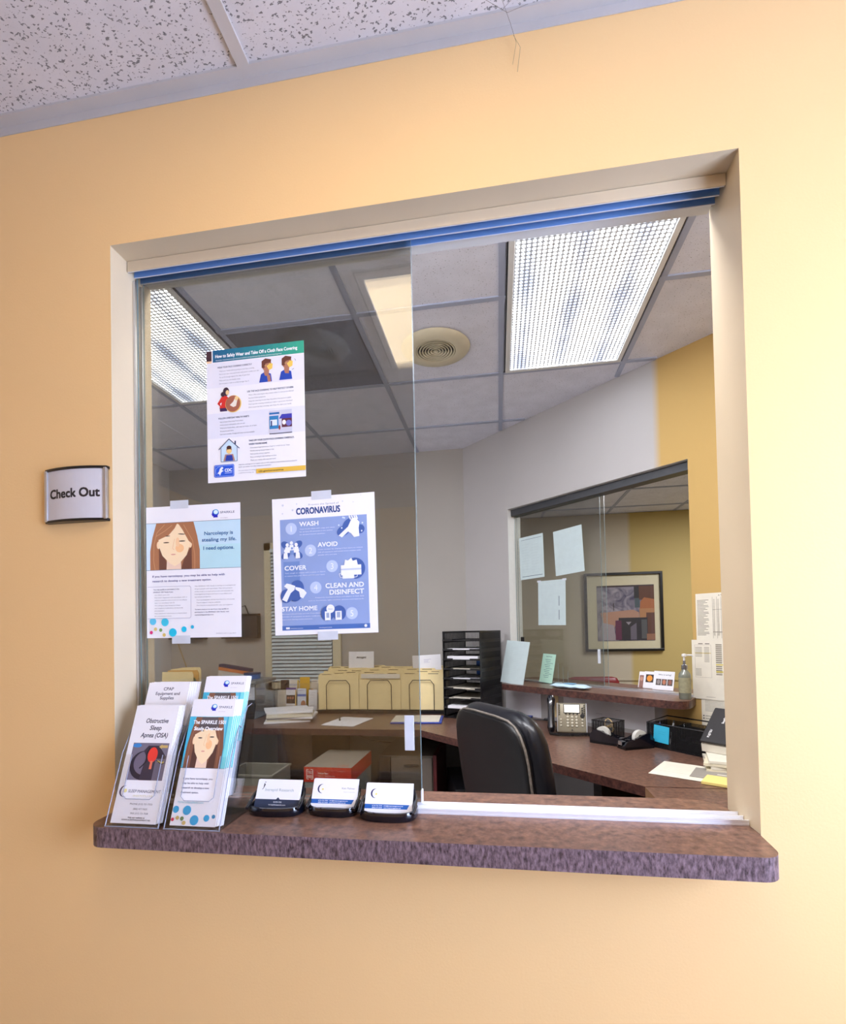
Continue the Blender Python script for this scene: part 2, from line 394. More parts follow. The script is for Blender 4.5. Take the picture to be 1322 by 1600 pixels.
# ------------------------------------------------------------------ structure
g = G()
def panel(g, x0, x1, z0, z1, y0, y1, mf, mb, mr, holes):
    """slab wall with one rectangular hole; front, back and reveal finishes"""
    hx0, hx1, hz0, hz1 = holes
    def sheet(y, m, flip):
        for a, b, c, d in ((x0, hx0, z0, z1), (hx1, x1, z0, z1), (hx0, hx1, z0, hz0), (hx0, hx1, hz1, z1)):
            q = [(a, y, c), (b, y, c), (b, y, d), (a, y, d)]
            g.add(q, [(3, 2, 1, 0) if flip else (0, 1, 2, 3)], m)
    sheet(y0, mf, False); sheet(y1, mb, True)
    for (a, c), (b, d) in (((hx0, hz0), (hx1, hz0)), ((hx1, hz0), (hx1, hz1)), ((hx1, hz1), (hx0, hz1)), ((hx0, hz1), (hx0, hz0))):
        g.add([(a, y0, c), (a, y1, c), (b, y1, d), (b, y0, d)], [(0, 1, 2, 3)], mr)
    for q in ([(x0, y0, z0), (x0, y1, z0), (x0, y1, z1), (x0, y0, z1)], [(x1, y0, z0), (x1, y0, z1), (x1, y1, z1), (x1, y1, z0)], [(x0, y0, z1), (x0, y1, z1), (x1, y1, z1), (x1, y0, z1)], [(x0, y0, z0), (x1, y0, z0), (x1, y1, z0), (x0, y1, z0)]):
        g.add(q, [(0, 1, 2, 3)], mf)
panel(g, -2.72, 2.6, 0, HO+.05, 0, WY, M_TAN, M_GREY, M_TRIM, (X0, X1, ZS-.036, ZT))
structure(g.build('wall_front'))
# office walls
M_GREY_DIM = mat('dimmed_grey_wall_paint', (172, 168, 162), 0.8, noise=0.03, nscale=2, bump=0.12, bscale=260)  # grey wall paint darkened, the back wall's dimmer light is in its colour
g = G(); g.span((-2.72, 2.79, 0), (-.17, 2.91, HO+.05), M_GREY_DIM); structure(g.build('wall_back'))
g = G(); g.span((-2.72, .12, 0), (-2.6, 2.79, HO+.05), M_GREY); structure(g.build('wall_left'))
g = G()
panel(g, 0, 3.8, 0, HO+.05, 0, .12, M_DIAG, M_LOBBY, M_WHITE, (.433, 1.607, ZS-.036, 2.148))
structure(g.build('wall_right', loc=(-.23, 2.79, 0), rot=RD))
# foyer shell behind the camera
g = G(); g.span((-2.5, -3.3, 0), (-2.4, 0, HF+.05), M_TAN); structure(g.build('wall_foyer_left'))
g = G(); g.span((-2.5, -3.4, 0), (2.6, -3.3, HF+.05), M_TAN); structure(g.build('wall_foyer_rear'))
g = G(); panel(g, -3.3, 0, 0, HF+.05, 0, .1, M_TAN, M_TAN, M_TRIM, (-1.75, -.45, .85, 1.95))
structure(g.build('wall_foyer_right', loc=(1.7, 0, 0), rot=(0, 0, PI/2)))
# lobby shell beyond the second window
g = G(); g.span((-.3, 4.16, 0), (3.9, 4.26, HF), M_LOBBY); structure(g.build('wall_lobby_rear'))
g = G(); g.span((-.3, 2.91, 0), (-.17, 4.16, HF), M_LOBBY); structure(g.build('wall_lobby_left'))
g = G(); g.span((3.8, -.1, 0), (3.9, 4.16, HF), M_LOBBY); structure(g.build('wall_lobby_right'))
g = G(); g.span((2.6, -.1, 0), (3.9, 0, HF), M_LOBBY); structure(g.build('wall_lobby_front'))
# floors
g = G(); g.span((-2.7, -3.4, -.05), (3.9, 4.26, 0), M_CARPET); structure(g.build('floor'))
# ceilings: tiles plus the T-bar grid
def ceil_plate(name, poly, z, m): g = G(); g.prism(poly, z+.004, z+.06, m); return structure(g.build(name))
ceil_plate('ceiling', [(-2.5, -3.4), (2.6, -3.4), (2.6, 0), (-2.5, 0)], HF, M_TILE_F)
ceil_plate('ceiling.001', [(-2.72, .12), (2.44, .12), (-.23, 2.79), (-2.72, 2.79)], HO, M_TILE_O)
ceil_plate('ceiling.002', [(-.3, 2.90), (-.06, 2.79), (2.56, .17), (2.6, 0), (3.9, 0), (3.9, 4.2), (-.3, 4.2)], HF, M_TILE_O)
S2 = .6096; TB = .012
g = G()
g.span((-2.4, -.024, HF-.001), (2.5, -.0005, HF+.01), M_TBAR); g.span((-2.4, -.002, HF-.018), (2.5, -.0005, HF), M_TBAR)
for k in range(-3, 5):
    x = -.455+S2*k
    if -2.4 < x < 1.6: g.span((x-TB, -3.3, HF-.0015), (x+TB, -.024, HF+.01), M_TBAR)
for k in range(0, 6):
    y = -.375-S2*k
    if y > -3.3: g.span((-2.4, y-TB, HF-.002), (1.6, y+TB, HF+.009), M_TBAR)
structure(g.build('trim_1'))
GX, GY = .0425, 1.126
g = G()
for k in range(-5, 5):
    x = GX+S2*k; y1 = min(2.79, 2.56-x-.02)
    if -2.6 < x and y1 > .2: g.span((x-TB, .12, HO-.0015), (x+TB, y1, HO+.01), M_TBAR_O)
for k in range(-1, 4):
    y = GY+S2*k
    if .12 < y < 2.79: g.span((-2.6, y-TB, HO-.002), (2.56-y-.02, y+TB, HO+.009), M_TBAR_O)
structure(g.build('trim_2'))
g = G()
for k in range(-2, 5):
    x = 1.053+S2*k
    if -.16 < x < 3.8: g.span((x-TB, max(2.75-x, .02), HF-.0015), (x+TB, 4.16, HF+.01), M_TBAR_O)
for k in range(-4, 2):
    y = 3.28+S2*k; g.span((max(2.75-y, -.17), y-TB, HF-.002), (3.8, y+TB, HF+.009), M_TBAR_O)
structure(g.build('trim_3'))
# chair rail in the lobby
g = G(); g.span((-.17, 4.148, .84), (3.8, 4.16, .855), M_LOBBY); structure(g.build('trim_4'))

# ------------------------------------------------------------------ window 1: head track, sill track and two glass panes parked left
win = structure(empty('window_1', (0, 0, 0)))
g = G()
g.span((X0+.002, .045, 2.131), (X1-.002, .0465, ZT-.001), M_TRIM)                 # front lip
g.span((X0+.002, .0465, 2.146), (X1-.002, .098, ZT-.001), M_ALU_REFL)              # roof of the channels
for y in (.0465, .0655, .0845, ):
    g.span((X0+.002, y, 2.132), (X1-.004, y+.0016, 2.146), M_ALU_REFL)
    g.span((X0+.002, y, 2.1305), (X1-.004, y+.0016, 2.132), M_ALUW)
g.span((X0+.002, .0865, 2.140), (X1-.004, WY-.001, ZT-.001), M_WHITE)
g.build('head_track', win)
g = G()
g.span((-.165, .036, ZS), (X1-.001, .080, ZS+.003), M_ALUW)
for y in (.037, .057, .077): g.span((-.165, y, ZS+.003), (X1-.001, y+.002, ZS+.009), M_ALUW)
g.build('sill_track', win)
g = G()
g.span((X0+.001, .062, ZS), (X0+.006, .066, ZT-.03), M_ALU); g.span((X0+.001, .082, ZS), (X0+.006, .086, ZT-.03), M_ALU)
g.build('jamb_channel', win)
def pane(x0, x1, y, z0, z1, mg):
    g = G(); t = .005
    g.add([(x0, y, z0), (x1, y, z0), (x1, y, z1), (x0, y, z1)], [(0, 1, 2, 3)], mg)
    g.add([(x0, y+t, z0), (x1, y+t, z0), (x1, y+t, z1), (x0, y+t, z1)], [(3, 2, 1, 0)], mg)
    vs = [(x0, y, z0), (x1, y, z0), (x1, y, z1), (x0, y, z1), (x0, y+t, z0), (x1, y+t, z0), (x1, y+t, z1), (x0, y+t, z1)]
    g.add(vs, [(1, 5, 6, 2), (0, 3, 7, 4), (0, 4, 5, 1), (3, 2, 6, 7)], M_GEDGE); return g
p1 = pane(X0+.004, -.155, .070, ZS+.010, 2.144, M_GLASS).build('glass_pane', win)
p2 = pane(X0+.004, -.157, .089, ZS+.010, 2.138, M_GLASS).build('glass_pane', win)
g = G(); g.span((-.186, .0675, 1.126), (-.167, .0699, 1.194), M_TAPE, .0008)
g.build('finger_pull', p1)
g = G(); g.span((-.21, .0675, ZS+.010), (-.153, .0699, ZS+.034), M_ACR); g.span((-.1555, .066, ZS+.010), (-.1525, .078, ZS+.034), M_WHITE)
g.build('roller_shoe', p1)

# ------------------------------------------------------------------ sill shelf
def rounded(poly, rs, n=6):
    out = []
    N = len(poly)
    for i, (p, r) in enumerate(zip(poly, rs)):
        p = Vector(p); a = Vector(poly[i-1])-p; b = Vector(poly[(i+1) % N])-p; a.normalize(); b.normalize()
        if r <= 0: out.append((p.x, p.y)); continue
        half = a.angle(b)/2; d = r/math.tan(half); c = p+(a+b).normalized()*(r/math.sin(half))
        s = p+a*d; e = p+b*d; a0 = math.atan2(s.y-c.y, s.x-c.x); a1 = math.atan2(e.y-c.y, e.x-c.x)
        da = (a1-a0+PI) % (2*PI)-PI
        for k in range(n+1): q = a0+da*k/n; out.append((c.x+r*math.cos(q), c.y+r*math.sin(q)))
    return out
g = G()
g.prism(rounded([(-.749, -.089), (.405, -.089), (X1-.002, -.0005), (X1-.001, .0), (X1-.001, .168), (X0+.001, .168), (X0+.001, 0), (-.754, -.0005)],
                [.035, .03, 0, 0, .06, .03, 0, 0]), ZS-.036, ZS, M_TOP, M_EDGE)
tag(g.build('transaction_shelf'), 'dark brown laminate counter shelf with purplish crackled edge under the large pass-through opening', 'shelf')

# ------------------------------------------------------------------ second pass-through in the oblique wall
w2 = structure(empty('window_2', (-.23, 2.79, 0), RD))
M_DKTRK = mat('dark_grey_track', (70, 72, 76), 0.4, metal=0.4, noise=0.05)
g = G(); g.span((.435, .03, 2.105), (1.605, .10, 2.146), M_DKTRK); g.build('head_track', w2)
g = G(); g.span((.435, .02, ZS), (1.605, .075, ZS+.008), M_ALU); g.build('sill_track', w2)
q1 = pane(.437, 1.085, .060, ZS+.009, 2.104, M_GLASS).build('glass_pane', w2)
q2 = pane(.437, 1.100, .080, ZS+.009, 2.104, M_GLASS1).build('glass_pane', w2)
g = G(); g.span((1.05, .0575, 1.15), (1.067, .0598, 1.23), M_TAPE); g.build('finger_pull', q1)
g = G(); g.span((.47, .0575, 1.27), (.50, .0598, 1.30), M_BLACK, .001); g.build('lock', q1)
g = G()
g.prism(rounded([(.53, -.19), (1.665, -.19), (1.612, -.0005), (1.606, 0), (1.606, .12), (1.66, .1205), (1.66, .30), (.38, .30), (.38, .1205), (.434, .12), (.434, 0), (.45, -.0005)],
                [.01, .06, 0, 0, 0, 0, .05, .05, 0, 0, 0, 0]), ZS-.036, ZS, M_TOP, M_EDGE2)
tag(g.build('transaction_shelf', loc=(-.23, 2.79, 0), rot=RD), 'brown laminate counter shelf of the far pass-through window above the phone desk', 'shelf')

# ------------------------------------------------------------------ window 3 with venetian blind in the back wall
w3 = structure(empty('window_3', (0, 0, 0)))
g = G()
for a, b in (((-1.79, .93), (-1.735, 2.06)), ((-1.245, .93), (-1.18, 2.06)), ((-1.79, 2.0), (-1.18, 2.06)), ((-1.79, .93), (-1.18, .98))):
    g.span((a[0], 2.772, a[1]), (b[0], 2.789, b[1]), M_CREAM, .002)
g.build('window_frame', w3)
g = G(); g.span((-1.735, 2.783, .98), (-1.245, 2.788, 2.0), mat('dusk_glass', (130, 145, 160), 0.1, noise=0.05)); g.build('window_pane', w3)
bl = tag(empty('venetian_blind', (-1.49, 2.765, .98)), 'pale blue-grey venetian blind closed over the small window in the back wall', 'blind')
M_SLAT = mat('pale_blind_slat', (206, 220, 226), 0.5, noise=0.03)
g = G(); n = 36
for k in range(n):
    z = .02+k*.0275
    g.box((0, 0, z), (.48, .0015, .027), M_SLAT, T=TR((0, 0, 0)) @ Matrix.Translation((0, 0, z)) @ Matrix.Rotation(-.75, 4, 'X') @ Matrix.Translation((0, 0, -z)))
g.build('slats', bl)
g = G(); g.span((-.243, -.012, 1.0), (.243, .012, 1.03), M_SLAT, .002); g.build('head_rail', bl)
g = G()
for x in (-.13, .13): g.tube([(x, -.014, .02), (x, -.014, 1.0)], .0012, M_SLAT, 5)
g.build('ladder_cord', bl)

# ------------------------------------------------------------------ added unseen window in the foyer's right wall, supplies light from the right
w4 = structure(empty('fill_window', (0, 0, 0)))
g = G(); g.span((1.64, -1.75, .85), (1.65, -.45, 1.95), emit('frosted_fill_glass', (198, 216, 255), SIDE_FILL)); g.build('window_pane', w4)
g = G()
for y in (-1.75, -1.12, -.48): g.span((1.61, y, .85), (1.64, y+.03, 1.95), M_WHITE)
for z in (.85, 1.92): g.span((1.61, -1.75, z), (1.64, -.45, z+.03), M_WHITE)
g.build('window_frame', w4)

# ------------------------------------------------------------------ ceiling fixtures
def troffer(x0, x1, y0, y1, z, lens, label, deep=True):
    t = tag(empty('ceiling_light', ((x0+x1)/2, (y0+y1)/2, z)), label, 'light')
    W, H = x1-x0, y1-y0; f = .022
    g = G()
    for a, b in (((-W/2, -H/2), (W/2, -H/2+f)), ((-W/2, H/2-f), (W/2, H/2)), ((-W/2, -H/2+f), (-W/2+f, H/2-f)), ((W/2-f, -H/2+f), (W/2, H/2-f))):
        g.span((a[0], a[1], -.012), (b[0], b[1], .004), M_WHITE, .003)
    g.build('light_frame', t, smooth=False)
    g = G()
    k = .006
    for a, b in (((-W/2-k, -H/2-k), (W/2+k, -H/2)), ((-W/2-k, H/2), (W/2+k, H/2+k)), ((-W/2-k, -H/2), (-W/2, H/2)), ((W/2, -H/2), (W/2+k, H/2))):
        g.span((a[0], a[1], -.0035), (b[0], b[1], .003), M_BLACK)
    g.build('shadow_gap', t)
    g = G(); g.add([(-W/2+f, -H/2+f, -.004), (W/2-f, -H/2+f, -.004), (W/2-f, H/2-f, -.004), (-W/2+f, H/2-f, -.004)], [(3, 2, 1, 0)], lens)
    g.build('prismatic_lens', t)
    return t
LENS = prismatic('prismatic_lens', OFFICE_LAMP)
troffer(GX+.022, GX+S2-.022, GY-S2+.022, GY+S2-.022, HO, LENS, 'large ceiling light with prismatic lens directly above the desk, right of the round vent')
troffer(GX-3*S2+.022, GX-2*S2-.022, GY-S2+.022, GY+S2-.022, HO, LENS, 'ceiling light with prismatic lens at upper left seen through the glass')
troffer(1.053-S2+.022, 1.053-.022, 3.28-S2+.022, 3.28-.022, HF, prismatic('lobby_lens', LOBBY_LAMP), 'small ceiling light of the waiting room beyond the far window')
OPAL_FILL = emit('opal_fill_panel', (250, 250, 255), FILL_LAMP)  # for added fixtures out of view that brighten office and lobby
troffer(GX-4*S2+.022, GX-3*S2-.022, GY-S2+.022, GY-.022, HO, OPAL_FILL, 'unseen fill light added to the office ceiling past the left jamb')
troffer(GX-2*S2+.022, GX-.022, .15, .49, HO, OPAL_FILL, 'unseen wide fill light added above the parked glass panes')
troffer(GX+.022, GX+2*S2-.022, .15, .45, HO, OPAL_FILL, 'unseen narrow fill light added just inside the front wall')
troffer(1.053+S2+.022, 1.053+2*S2-.022, 2.06+.022, 3.28-.022, HF, OPAL_FILL, 'unseen fill light added to the waiting room ceiling on the right')
FL = emit('cream_opal_diffuser', (255, 230, 188), FOYER_LAMP)
troffer(-.404, .122, -.95, -.412, HF, FL, 'square cream ceiling light of the foyer, mirrored in the sliding glass')
# air diffusers
def diffuser(loc, r, label, m):
    t = tag(empty('round_ceiling_vent', loc), label, 'vent')
    g = G(); g.lathe([(r*.55, -.004), (r*.58, -.018), (r*.66, -.020), (r*.95, -.010), (r, 0), (r*.9, .002)], m, 40); g.build('vent_ring', t, smooth=True)
    g = G()
    for k in range(7):
        q = r*.57*(k+.4)/7
        g.lathe([(q+.001, -.006), (q, -.017), (q+.0066, -.019), (q+.0066, -.017), (q+.002, -.006)], m, 36)
    g.lathe([(0, -.02), (.006, -.018), (.006, -.004)], m, 16); g.build('vent_fins', t, smooth=True)
    g = G(); g.lathe([(0, -.0035), (r*.57, -.0035)], M_BLACK, 32); g.build('duct_throat', t)
    return t
diffuser((-.262, GY+.305, HO), .162, 'round cream ceiling vent with concentric fins left of the large light', M_CREAM)
diffuser((-.66, -.77, HF), .125, 'round ceiling vent of the foyer, faintly mirrored in the sliding glass', M_WHITE)
g = G(); a, b = GX-2*S2+.013, GX-S2-.013
M_PERF = mat('dark_perforated_panel', (96, 98, 104), 0.6, noise=0.25, nscale=260)
g.span((a, GY+.013, HO-.001), (b, GY+S2-.013, HO+.006), M_PERF)
g.span((a, GY+.013, HO-.004), (b, GY+.018, HO), M_TBAR_O); g.span((a, GY+S2-.018, HO-.004), (b, GY+S2-.013, HO), M_TBAR_O)
tag(g.build('return_air_panel'), 'dark perforated square return-air panel in the ceiling seen through the sliding glass', 'vent')

# ------------------------------------------------------------------ wall sign
sg = tag(empty('wall_sign', (-.8375, 0, 1.647)), 'curved silver check-out sign with black ends on the tan wall left of the opening', 'sign')
bul = lambda X: .006+.011*(1-(X/.0705)**2)
S = Sheet(128, 100, mat('lilac_grey_insert', (204, 202, 208), 0.35, noise=0.02), .6, bul)
S.text(64, 56, 'Check Out', 17.5, (34, 30, 34), 112, 'c', .035)
S.build('sign_insert', sg)
for sx in (-1, 1):
    g = G(); g.box((sx*.0673, -bul(.0673)/1-.000, 0), (.0065, .008, .104), M_ALU, .0015); g.build('side_rail', sg)
for sz in (-1, 1):
    g = G(); pts = [(-.0708, .0), (-.0708, -.006)]+[(-.0705+.141*k/14, -bul(-.0705+.141*k/14)-.002) for k in range(15)]+[(.0708, -.006), (.0708, 0)]
    pts = list(reversed(pts)); g.prism(pts, sz*.0525-.0025, sz*.0525+.0025, M_BLACK); g.build('end_cap', sg)
g = G(); g.span((-.068, -.005, -.05), (.068, -.0005, .05), M_BLACK); g.build('backplate', sg)

# ------------------------------------------------------------------ posters on the sliding glass
YP = .0695
def tape(S_parent, x, z, w=.042, h=.017):
    g = G(); g.span((x-w/2, -.0009, z-h/2), (x+w/2, -.0004, z+h/2), M_TAPE); g.build('tape', S_parent)
NAVY = (40, 52, 110); GR = (110, 112, 130)
# poster A: narcolepsy
S = Sheet(215.9, 279.4, M_PAPER, .25)
S.rect(0, 35, 215.9, 100, (206, 228, 246)); S.rect(110, 35, 106, 50, (196, 226, 242)); S.rect(110, 85, 106, 50, (186, 226, 236))
headlogo(S, 151, 12, 17); S.text(171, 21, 'SPARKLE', 4.4, (70, 80, 120), 32, bold=.01); S.text(171, 31, 'narcolepsy', 1.7, (170, 150, 170), 17)
S.line([(0, 35), (215.9, 35)], .8, (90, 100, 120)); S.line([(0, 135), (215.9, 135)], .8, (60, 90, 120))
add_face(S, 9, 35.5, 115, 99)
B = (20, 96, 158)
S.text(167, 65, 'Narcolepsy is', 7.2, B, 64, 'c', .015); S.text(168, 78.5, 'stealing my life.', 7.2, B, 77, 'c', .015); S.text(167, 96, 'I need options.', 7.2, B, 69, 'c', .015)
P2 = (60, 56, 140)
S.text(14, 150.5, 'If you have narcolepsy, you may be able to help with', 4.2, P2, 166, bold=.008); S.text(14, 160.5, 'research to develop a new treatment option.', 4.2, P2, 136, bold=.008)
S.line([(3, 170.5), (100, 170.5), (103, 173.5), (103, 235), (100, 238), (3, 238)], .5, (130, 130, 170))
lines(S, 16, 177.5, 5.6, ['You may qualify to participate in the', 'SPARKLE 1501 Study if you:'], 2.1, (60, 56, 110), [60, 46], bold=.02)
lines(S, 19, 189, 5.6, ['Are 18-65 years old', 'Have been diagnosed with narcolepsy with or', 'without cataplexy (also known as narcolepsy', 'type 1 or narcolepsy type 2)', 'Are willing to stop taking narcolepsy', 'and cataplexy medications during study', 'participation', 'Meet additional requirements as determined', 'by a screening process'], 1.9, GR, [34, 76, 75, 46, 60, 66, 22, 74, 39])
lines(S, 112, 172.5, 5.7, ['The SPARKLE 1501 Study is testing an investigational', 'drug in people with narcolepsy. The main purpose', 'of the study is to look at how safe and tolerable the', 'investigational drug is and how it may affect your', 'narcolepsy symptoms.'], 1.9, GR, [92, 85, 87, 84, 37])
lines(S, 116, 201.5, 5.7, ['Your participation will last less than 5 to 14 months', 'Travel support may be available', 'You may be compensated for your participation'], 1.9, GR, [86, 54, 81])
lines(S, 112, 221.5, 5.7, ['To learn more or to see if you may qualify to', 'participate in the SPARKLE 1501 Study, visit', 'mynarcolepsystudy.com.'], 2.0, (60, 56, 110), [76, 77, 43], bold=.02)
CY = (24, 196, 232)
for x, y, r, c in ((15, 244, 7.6, (90, 196, 232)), (43, 246, 8.6, (60, 200, 232)), (61, 268, 8.9, CY), (87, 261.5, 6, CY), (106, 257, 3.8, (40, 180, 220)), (11, 267.5, 3.6, (214, 34, 116)), (21, 260.5, 3.8, (228, 206, 130)), (33, 262.5, 3.7, (120, 160, 90)), (41, 273, 3.7, (220, 196, 110))): S.ell(x, y, r, r, c)
S.rect(2, 234, 60, 4.0, (240, 240, 246)); S.line([(3, 238), (100, 238)], .5, (130, 130, 170))
S.text(160, 272, 'SPARKLE 1501 V1 July 2019', 1.7, GR, 44)
o = tag(S.build('poster', loc=(-.6321, YP, 1.4936), rot=(0, .0042, 0)), 'white narcolepsy poster with long-haired woman illustration and coloured dots, taped low on the glass', 'poster')
tape(o, -.03, .1425); tape(o, -.028, -.1435)
# poster B: coronavirus
S = Sheet(215.9, 279.4, M_PAPER, .25)
F1, DKB, W1 = (142, 164, 212), (66, 98, 168), (240, 244, 252)
S.rect(16, 43.5, 183, 226.5, F1); S.rect(15.5, 260.5, 184, 9.5, (74, 112, 182)); S.rect(21, 130, 35, 45, (112, 142, 200))
S.text(110, 18, 'Prevent the Spread of', 3.6, (150, 155, 175), 64, 'c'); S.text(98, 34.5, 'CORONAVIRUS', 12.5, (48, 76, 138), 92, 'c', .035)
for x, y, r in ((23, 14, 2.2), (53, 13, 1.4), (44, 25, 2), (22, 31, 1.4), (150, 14, 1.3), (172, 17, 1), (188, 4, .8)): S.ell(x, y, r, r, (205, 210, 224))
def num(n, x, y):
    S.ell(x, y, 12.3, 12.3, (176, 194, 230)); S.ell(x, y, 11.3, 11.3, (190, 206, 236)); S.text(x, y+6, n, 12, W1, None, 'c', .0)
num('1', 40, 63); num('2', 80, 109.5); num('3', 124.5, 143.5); num('4', 89, 185); num('5', 163, 239.5)
S.text(58, 59, 'WASH', 8.6, W1, 40, bold=.03); lines(S, 58, 66, 5.6, ['Your hands often with soap and water', 'for at least 20 seconds at you and/or', 'an alcohol based sanitizer.'], 2.2, (228, 234, 246), [75, 70, 55])
S.text(96, 103, 'AVOID', 8.6, W1, 41, bold=.03); lines(S, 96, 109.5, 5.6, ['Close contact by staying 6 feet apart to reduce', 'risk of exposure and avoid close contact with', 'people who are sick.'], 2.2, (228, 234, 246), [93, 89, 40])
S.text(24, 147.5, 'COVER', 8.6, W1, 46, bold=.03); lines(S, 24, 154.5, 5.8, ['Your cough or sneeze with a tissue or sleeve', 'or sneeze into your elbow and not your hand.'], 2.2, (228, 234, 246), [86, 85])
S.text(189, 187, 'CLEAN AND', 9.2, W1, 79, 'r', .03); S.text(189, 200.5, 'DISINFECT', 9.2, W1, 71, 'r', .03)
lines(S, 189, 206.5, 5.8, ['Frequently touched surfaces and objects at least daily', 'such as doorknobs, light switches, phones and keyboards.'], 2.2, (228, 234, 246), [101, 116], 'r')
S.text(16, 230.5, 'STAY HOME', 8.6, W1, 75, bold=.03); lines(S, 16, 237.5, 5.6, ['And stay isolated if you are sick, if you develop', 'COVID-19 symptoms at work, notify your', 'supervisor during implementation.'], 2.2, (228, 234, 246), [86, 84, 65])
# little pictures
S.ell(150, 74, 14, 10, DKB, a=.4); S.ell(185, 72, 9, 9, DKB); S.ell(166, 62, 18, 13, DKB, a=.4)
S.poly([(140, 83), (147, 87), (160, 76), (166, 80), (172, 88), (183, 86), (182, 70), (184, 58), (176, 48), (168, 50), (164, 58), (160, 66)], W1)
for x, y in ((141, 62), (147, 68), (153, 48), (190, 60), (150, 47), (188, 76)): S.ell(x, y, 1.6, 1.8, (214, 228, 246))
for dx in (166, 171, 176, 180): S.line([(dx, 52), (dx-3, 44)], 2.6, W1)
for cx, cy in ((27, 96), (54, 96), (27, 117), (54, 117)): S.ell(cx, cy, 10, 7, DKB, a=.6 if (cx < 40) == (cy > 100) else -.6)
for cx, cy, k in ((31, 98, 1.1), (50, 98, 1.1), (40, 94, 1), (27, 110, 1.0), (53, 110, 1.0)):
    S.ell(cx, cy-2, 3.2*k, 3.6*k, W1); S.poly([(cx-5*k, cy+14), (cx+5*k, cy+14), (cx+4*k, cy+2), (cx-4*k, cy+2)], W1)
S.ell(41, 103, 2.2, 2.4, (120, 150, 205)); S.poly([(37, 116), (45, 116), (44.5, 107), (37.5, 107)], (120, 150, 205))
S.ell(172, 150, 21, 21, DKB); S.rect(143, 143, 42, 20, W1); S.poly([(150, 143), (178, 143), (176, 133), (168, 135), (165, 129), (158, 134), (152, 132)], W1); S.rect(143, 150, 42, 3, (196, 208, 232)); S.rect(146, 156, 24, 14, W1); S.line([(146, 158), (139, 160), (141, 167), (147, 168)], 1, W1); S.line([(170, 158), (177, 160), (176, 167), (170, 168)], 1, W1)
S.ell(48, 190, 16, 22, DKB, a=-.3); S.ell(26, 200, 12, 14, DKB)
S.poly([(17, 207), (27, 212), (36, 194), (44, 188), (46, 180), (38, 177), (28, 174), (22, 180), (30, 186), (26, 192)], W1); S.poly([(46, 182), (56, 184), (64, 188), (70, 195), (62, 206), (56, 203), (54, 192), (46, 187)], W1)
for x in (108, 132): S.ell(x+5, 238, 14, 15, DKB)
S.rect(107, 234, 12, 18, W1); S.rect(129, 234, 13, 18, W1); S.rect(110, 237, 6, 10, (160, 175, 205)); S.rect(132, 236, 7, 11, (160, 175, 205)); S.ell(119, 229, 8.5, 8.5, W1); S.text(119, 230.5, 'Please', 2, DKB, 9, 'c')
S.text(34, 267, 'coronavirus resources', 2.1, W1, 26); S.rect(24, 263.5, 8, 4, W1); S.text(94, 267, 'www.ohio.gov/coronavirus', 2.1, W1, 27); S.ell(191, 265, 3, 3, W1)
o = tag(S.build('poster', loc=(-.3441, YP, 1.4956), rot=(0, -.0108, 0)), 'blue and white coronavirus poster with five numbered steps, taped on the glass', 'poster')
tape(o, -.002, .1415); tape(o, .004, -.143)
# poster C: face covering
S = Sheet(215.9, 279.4, M_PAPER, .25)
for k in range(12):
    f = k/11; c = [int(a+(b-a)*f) for a, b in zip((20, 96, 140), (52, 172, 140))]; S.rect(14.5+k*16.8, 0, 16.9 if k < 11 else 216-14.5-11*16.8-.1, 25.5, c); S.L -= 1
S.L += 1
S.rect(0, 1, 12, 21, (64, 36, 48)); S.rect(0, 22, 12, 4.5, (246, 206, 168))
S.rect(0, 27, 215.9, 53, (232, 232, 244)); S.rect(0, 134, 215.9, 53, (228, 230, 244))
S.text(20.5, 16.5, 'How to Safely Wear and Take Off a Cloth Face Covering', 6.6, (250, 252, 255), 181, bold=.025)
S.text(21, 22.8, 'Accessible: https://www.cdc.gov/coronavirus/2019-ncov/prevent-getting-sick/diy-cloth-face-coverings.html', 2.1, (240, 250, 255), 146, bold=.01)
H1, T1 = (44, 66, 110), (96, 104, 128)
S.text(25, 39, 'WEAR YOUR FACE COVERING CORRECTLY', 3.3, H1, 77, bold=.02)
lines(S, 29, 46.5, 6.6, ['Wash your hands before putting on your face covering', 'Put it over your nose and mouth and secure it under your chin', 'Try to fit it snugly against the sides of your face', 'Make sure you can breathe easily', 'Do not place a mask on a child younger than 2'], 2.4, T1, [78, 89, 68, 47, 66])
S.text(91, 95.5, 'USE THE FACE COVERING TO HELP PROTECT OTHERS', 3.3, H1, 101, bold=.02)
lines(S, 94, 102.5, 6.5, ["Wear a face covering to help protect others in case you're infected", "but don't have symptoms", "Keep the covering on your face the entire time you're in public", "Don't put the covering around your neck or up on your forehead", "Don't touch the face covering, and, if you do, clean your hands"], 2.4, T1, [98, 37, 93, 95, 93])
S.text(26, 147, 'FOLLOW EVERYDAY HEALTH HABITS', 3.3, H1, 68, bold=.02)
lines(S, 29, 154, 6.5, ['Stay at least 6 feet away from others', 'Avoid contact with people who are sick', 'Wash your hands often, with soap and water, for at least', '20 seconds each time', 'Use hand sanitizer if soap and water are not available'], 2.4, T1, [52, 56, 82, 30, 77])
S.text(93, 198.5, 'TAKE OFF YOUR CLOTH FACE COVERING CAREFULLY,', 3.3, H1, 99, bold=.02); S.text(93, 206, "WHEN YOU'RE HOME", 3.3, H1, 40, bold=.02)
lines(S, 96, 213, 6.5, ['Untie the strings behind your head or stretch the ear loops', 'Handle only by the ear loops or ties', 'Fold outside corners together', 'Place covering in the washing machine', 'Wash your hands with soap and water'], 2.4, T1, [86, 52, 43, 57, 56])
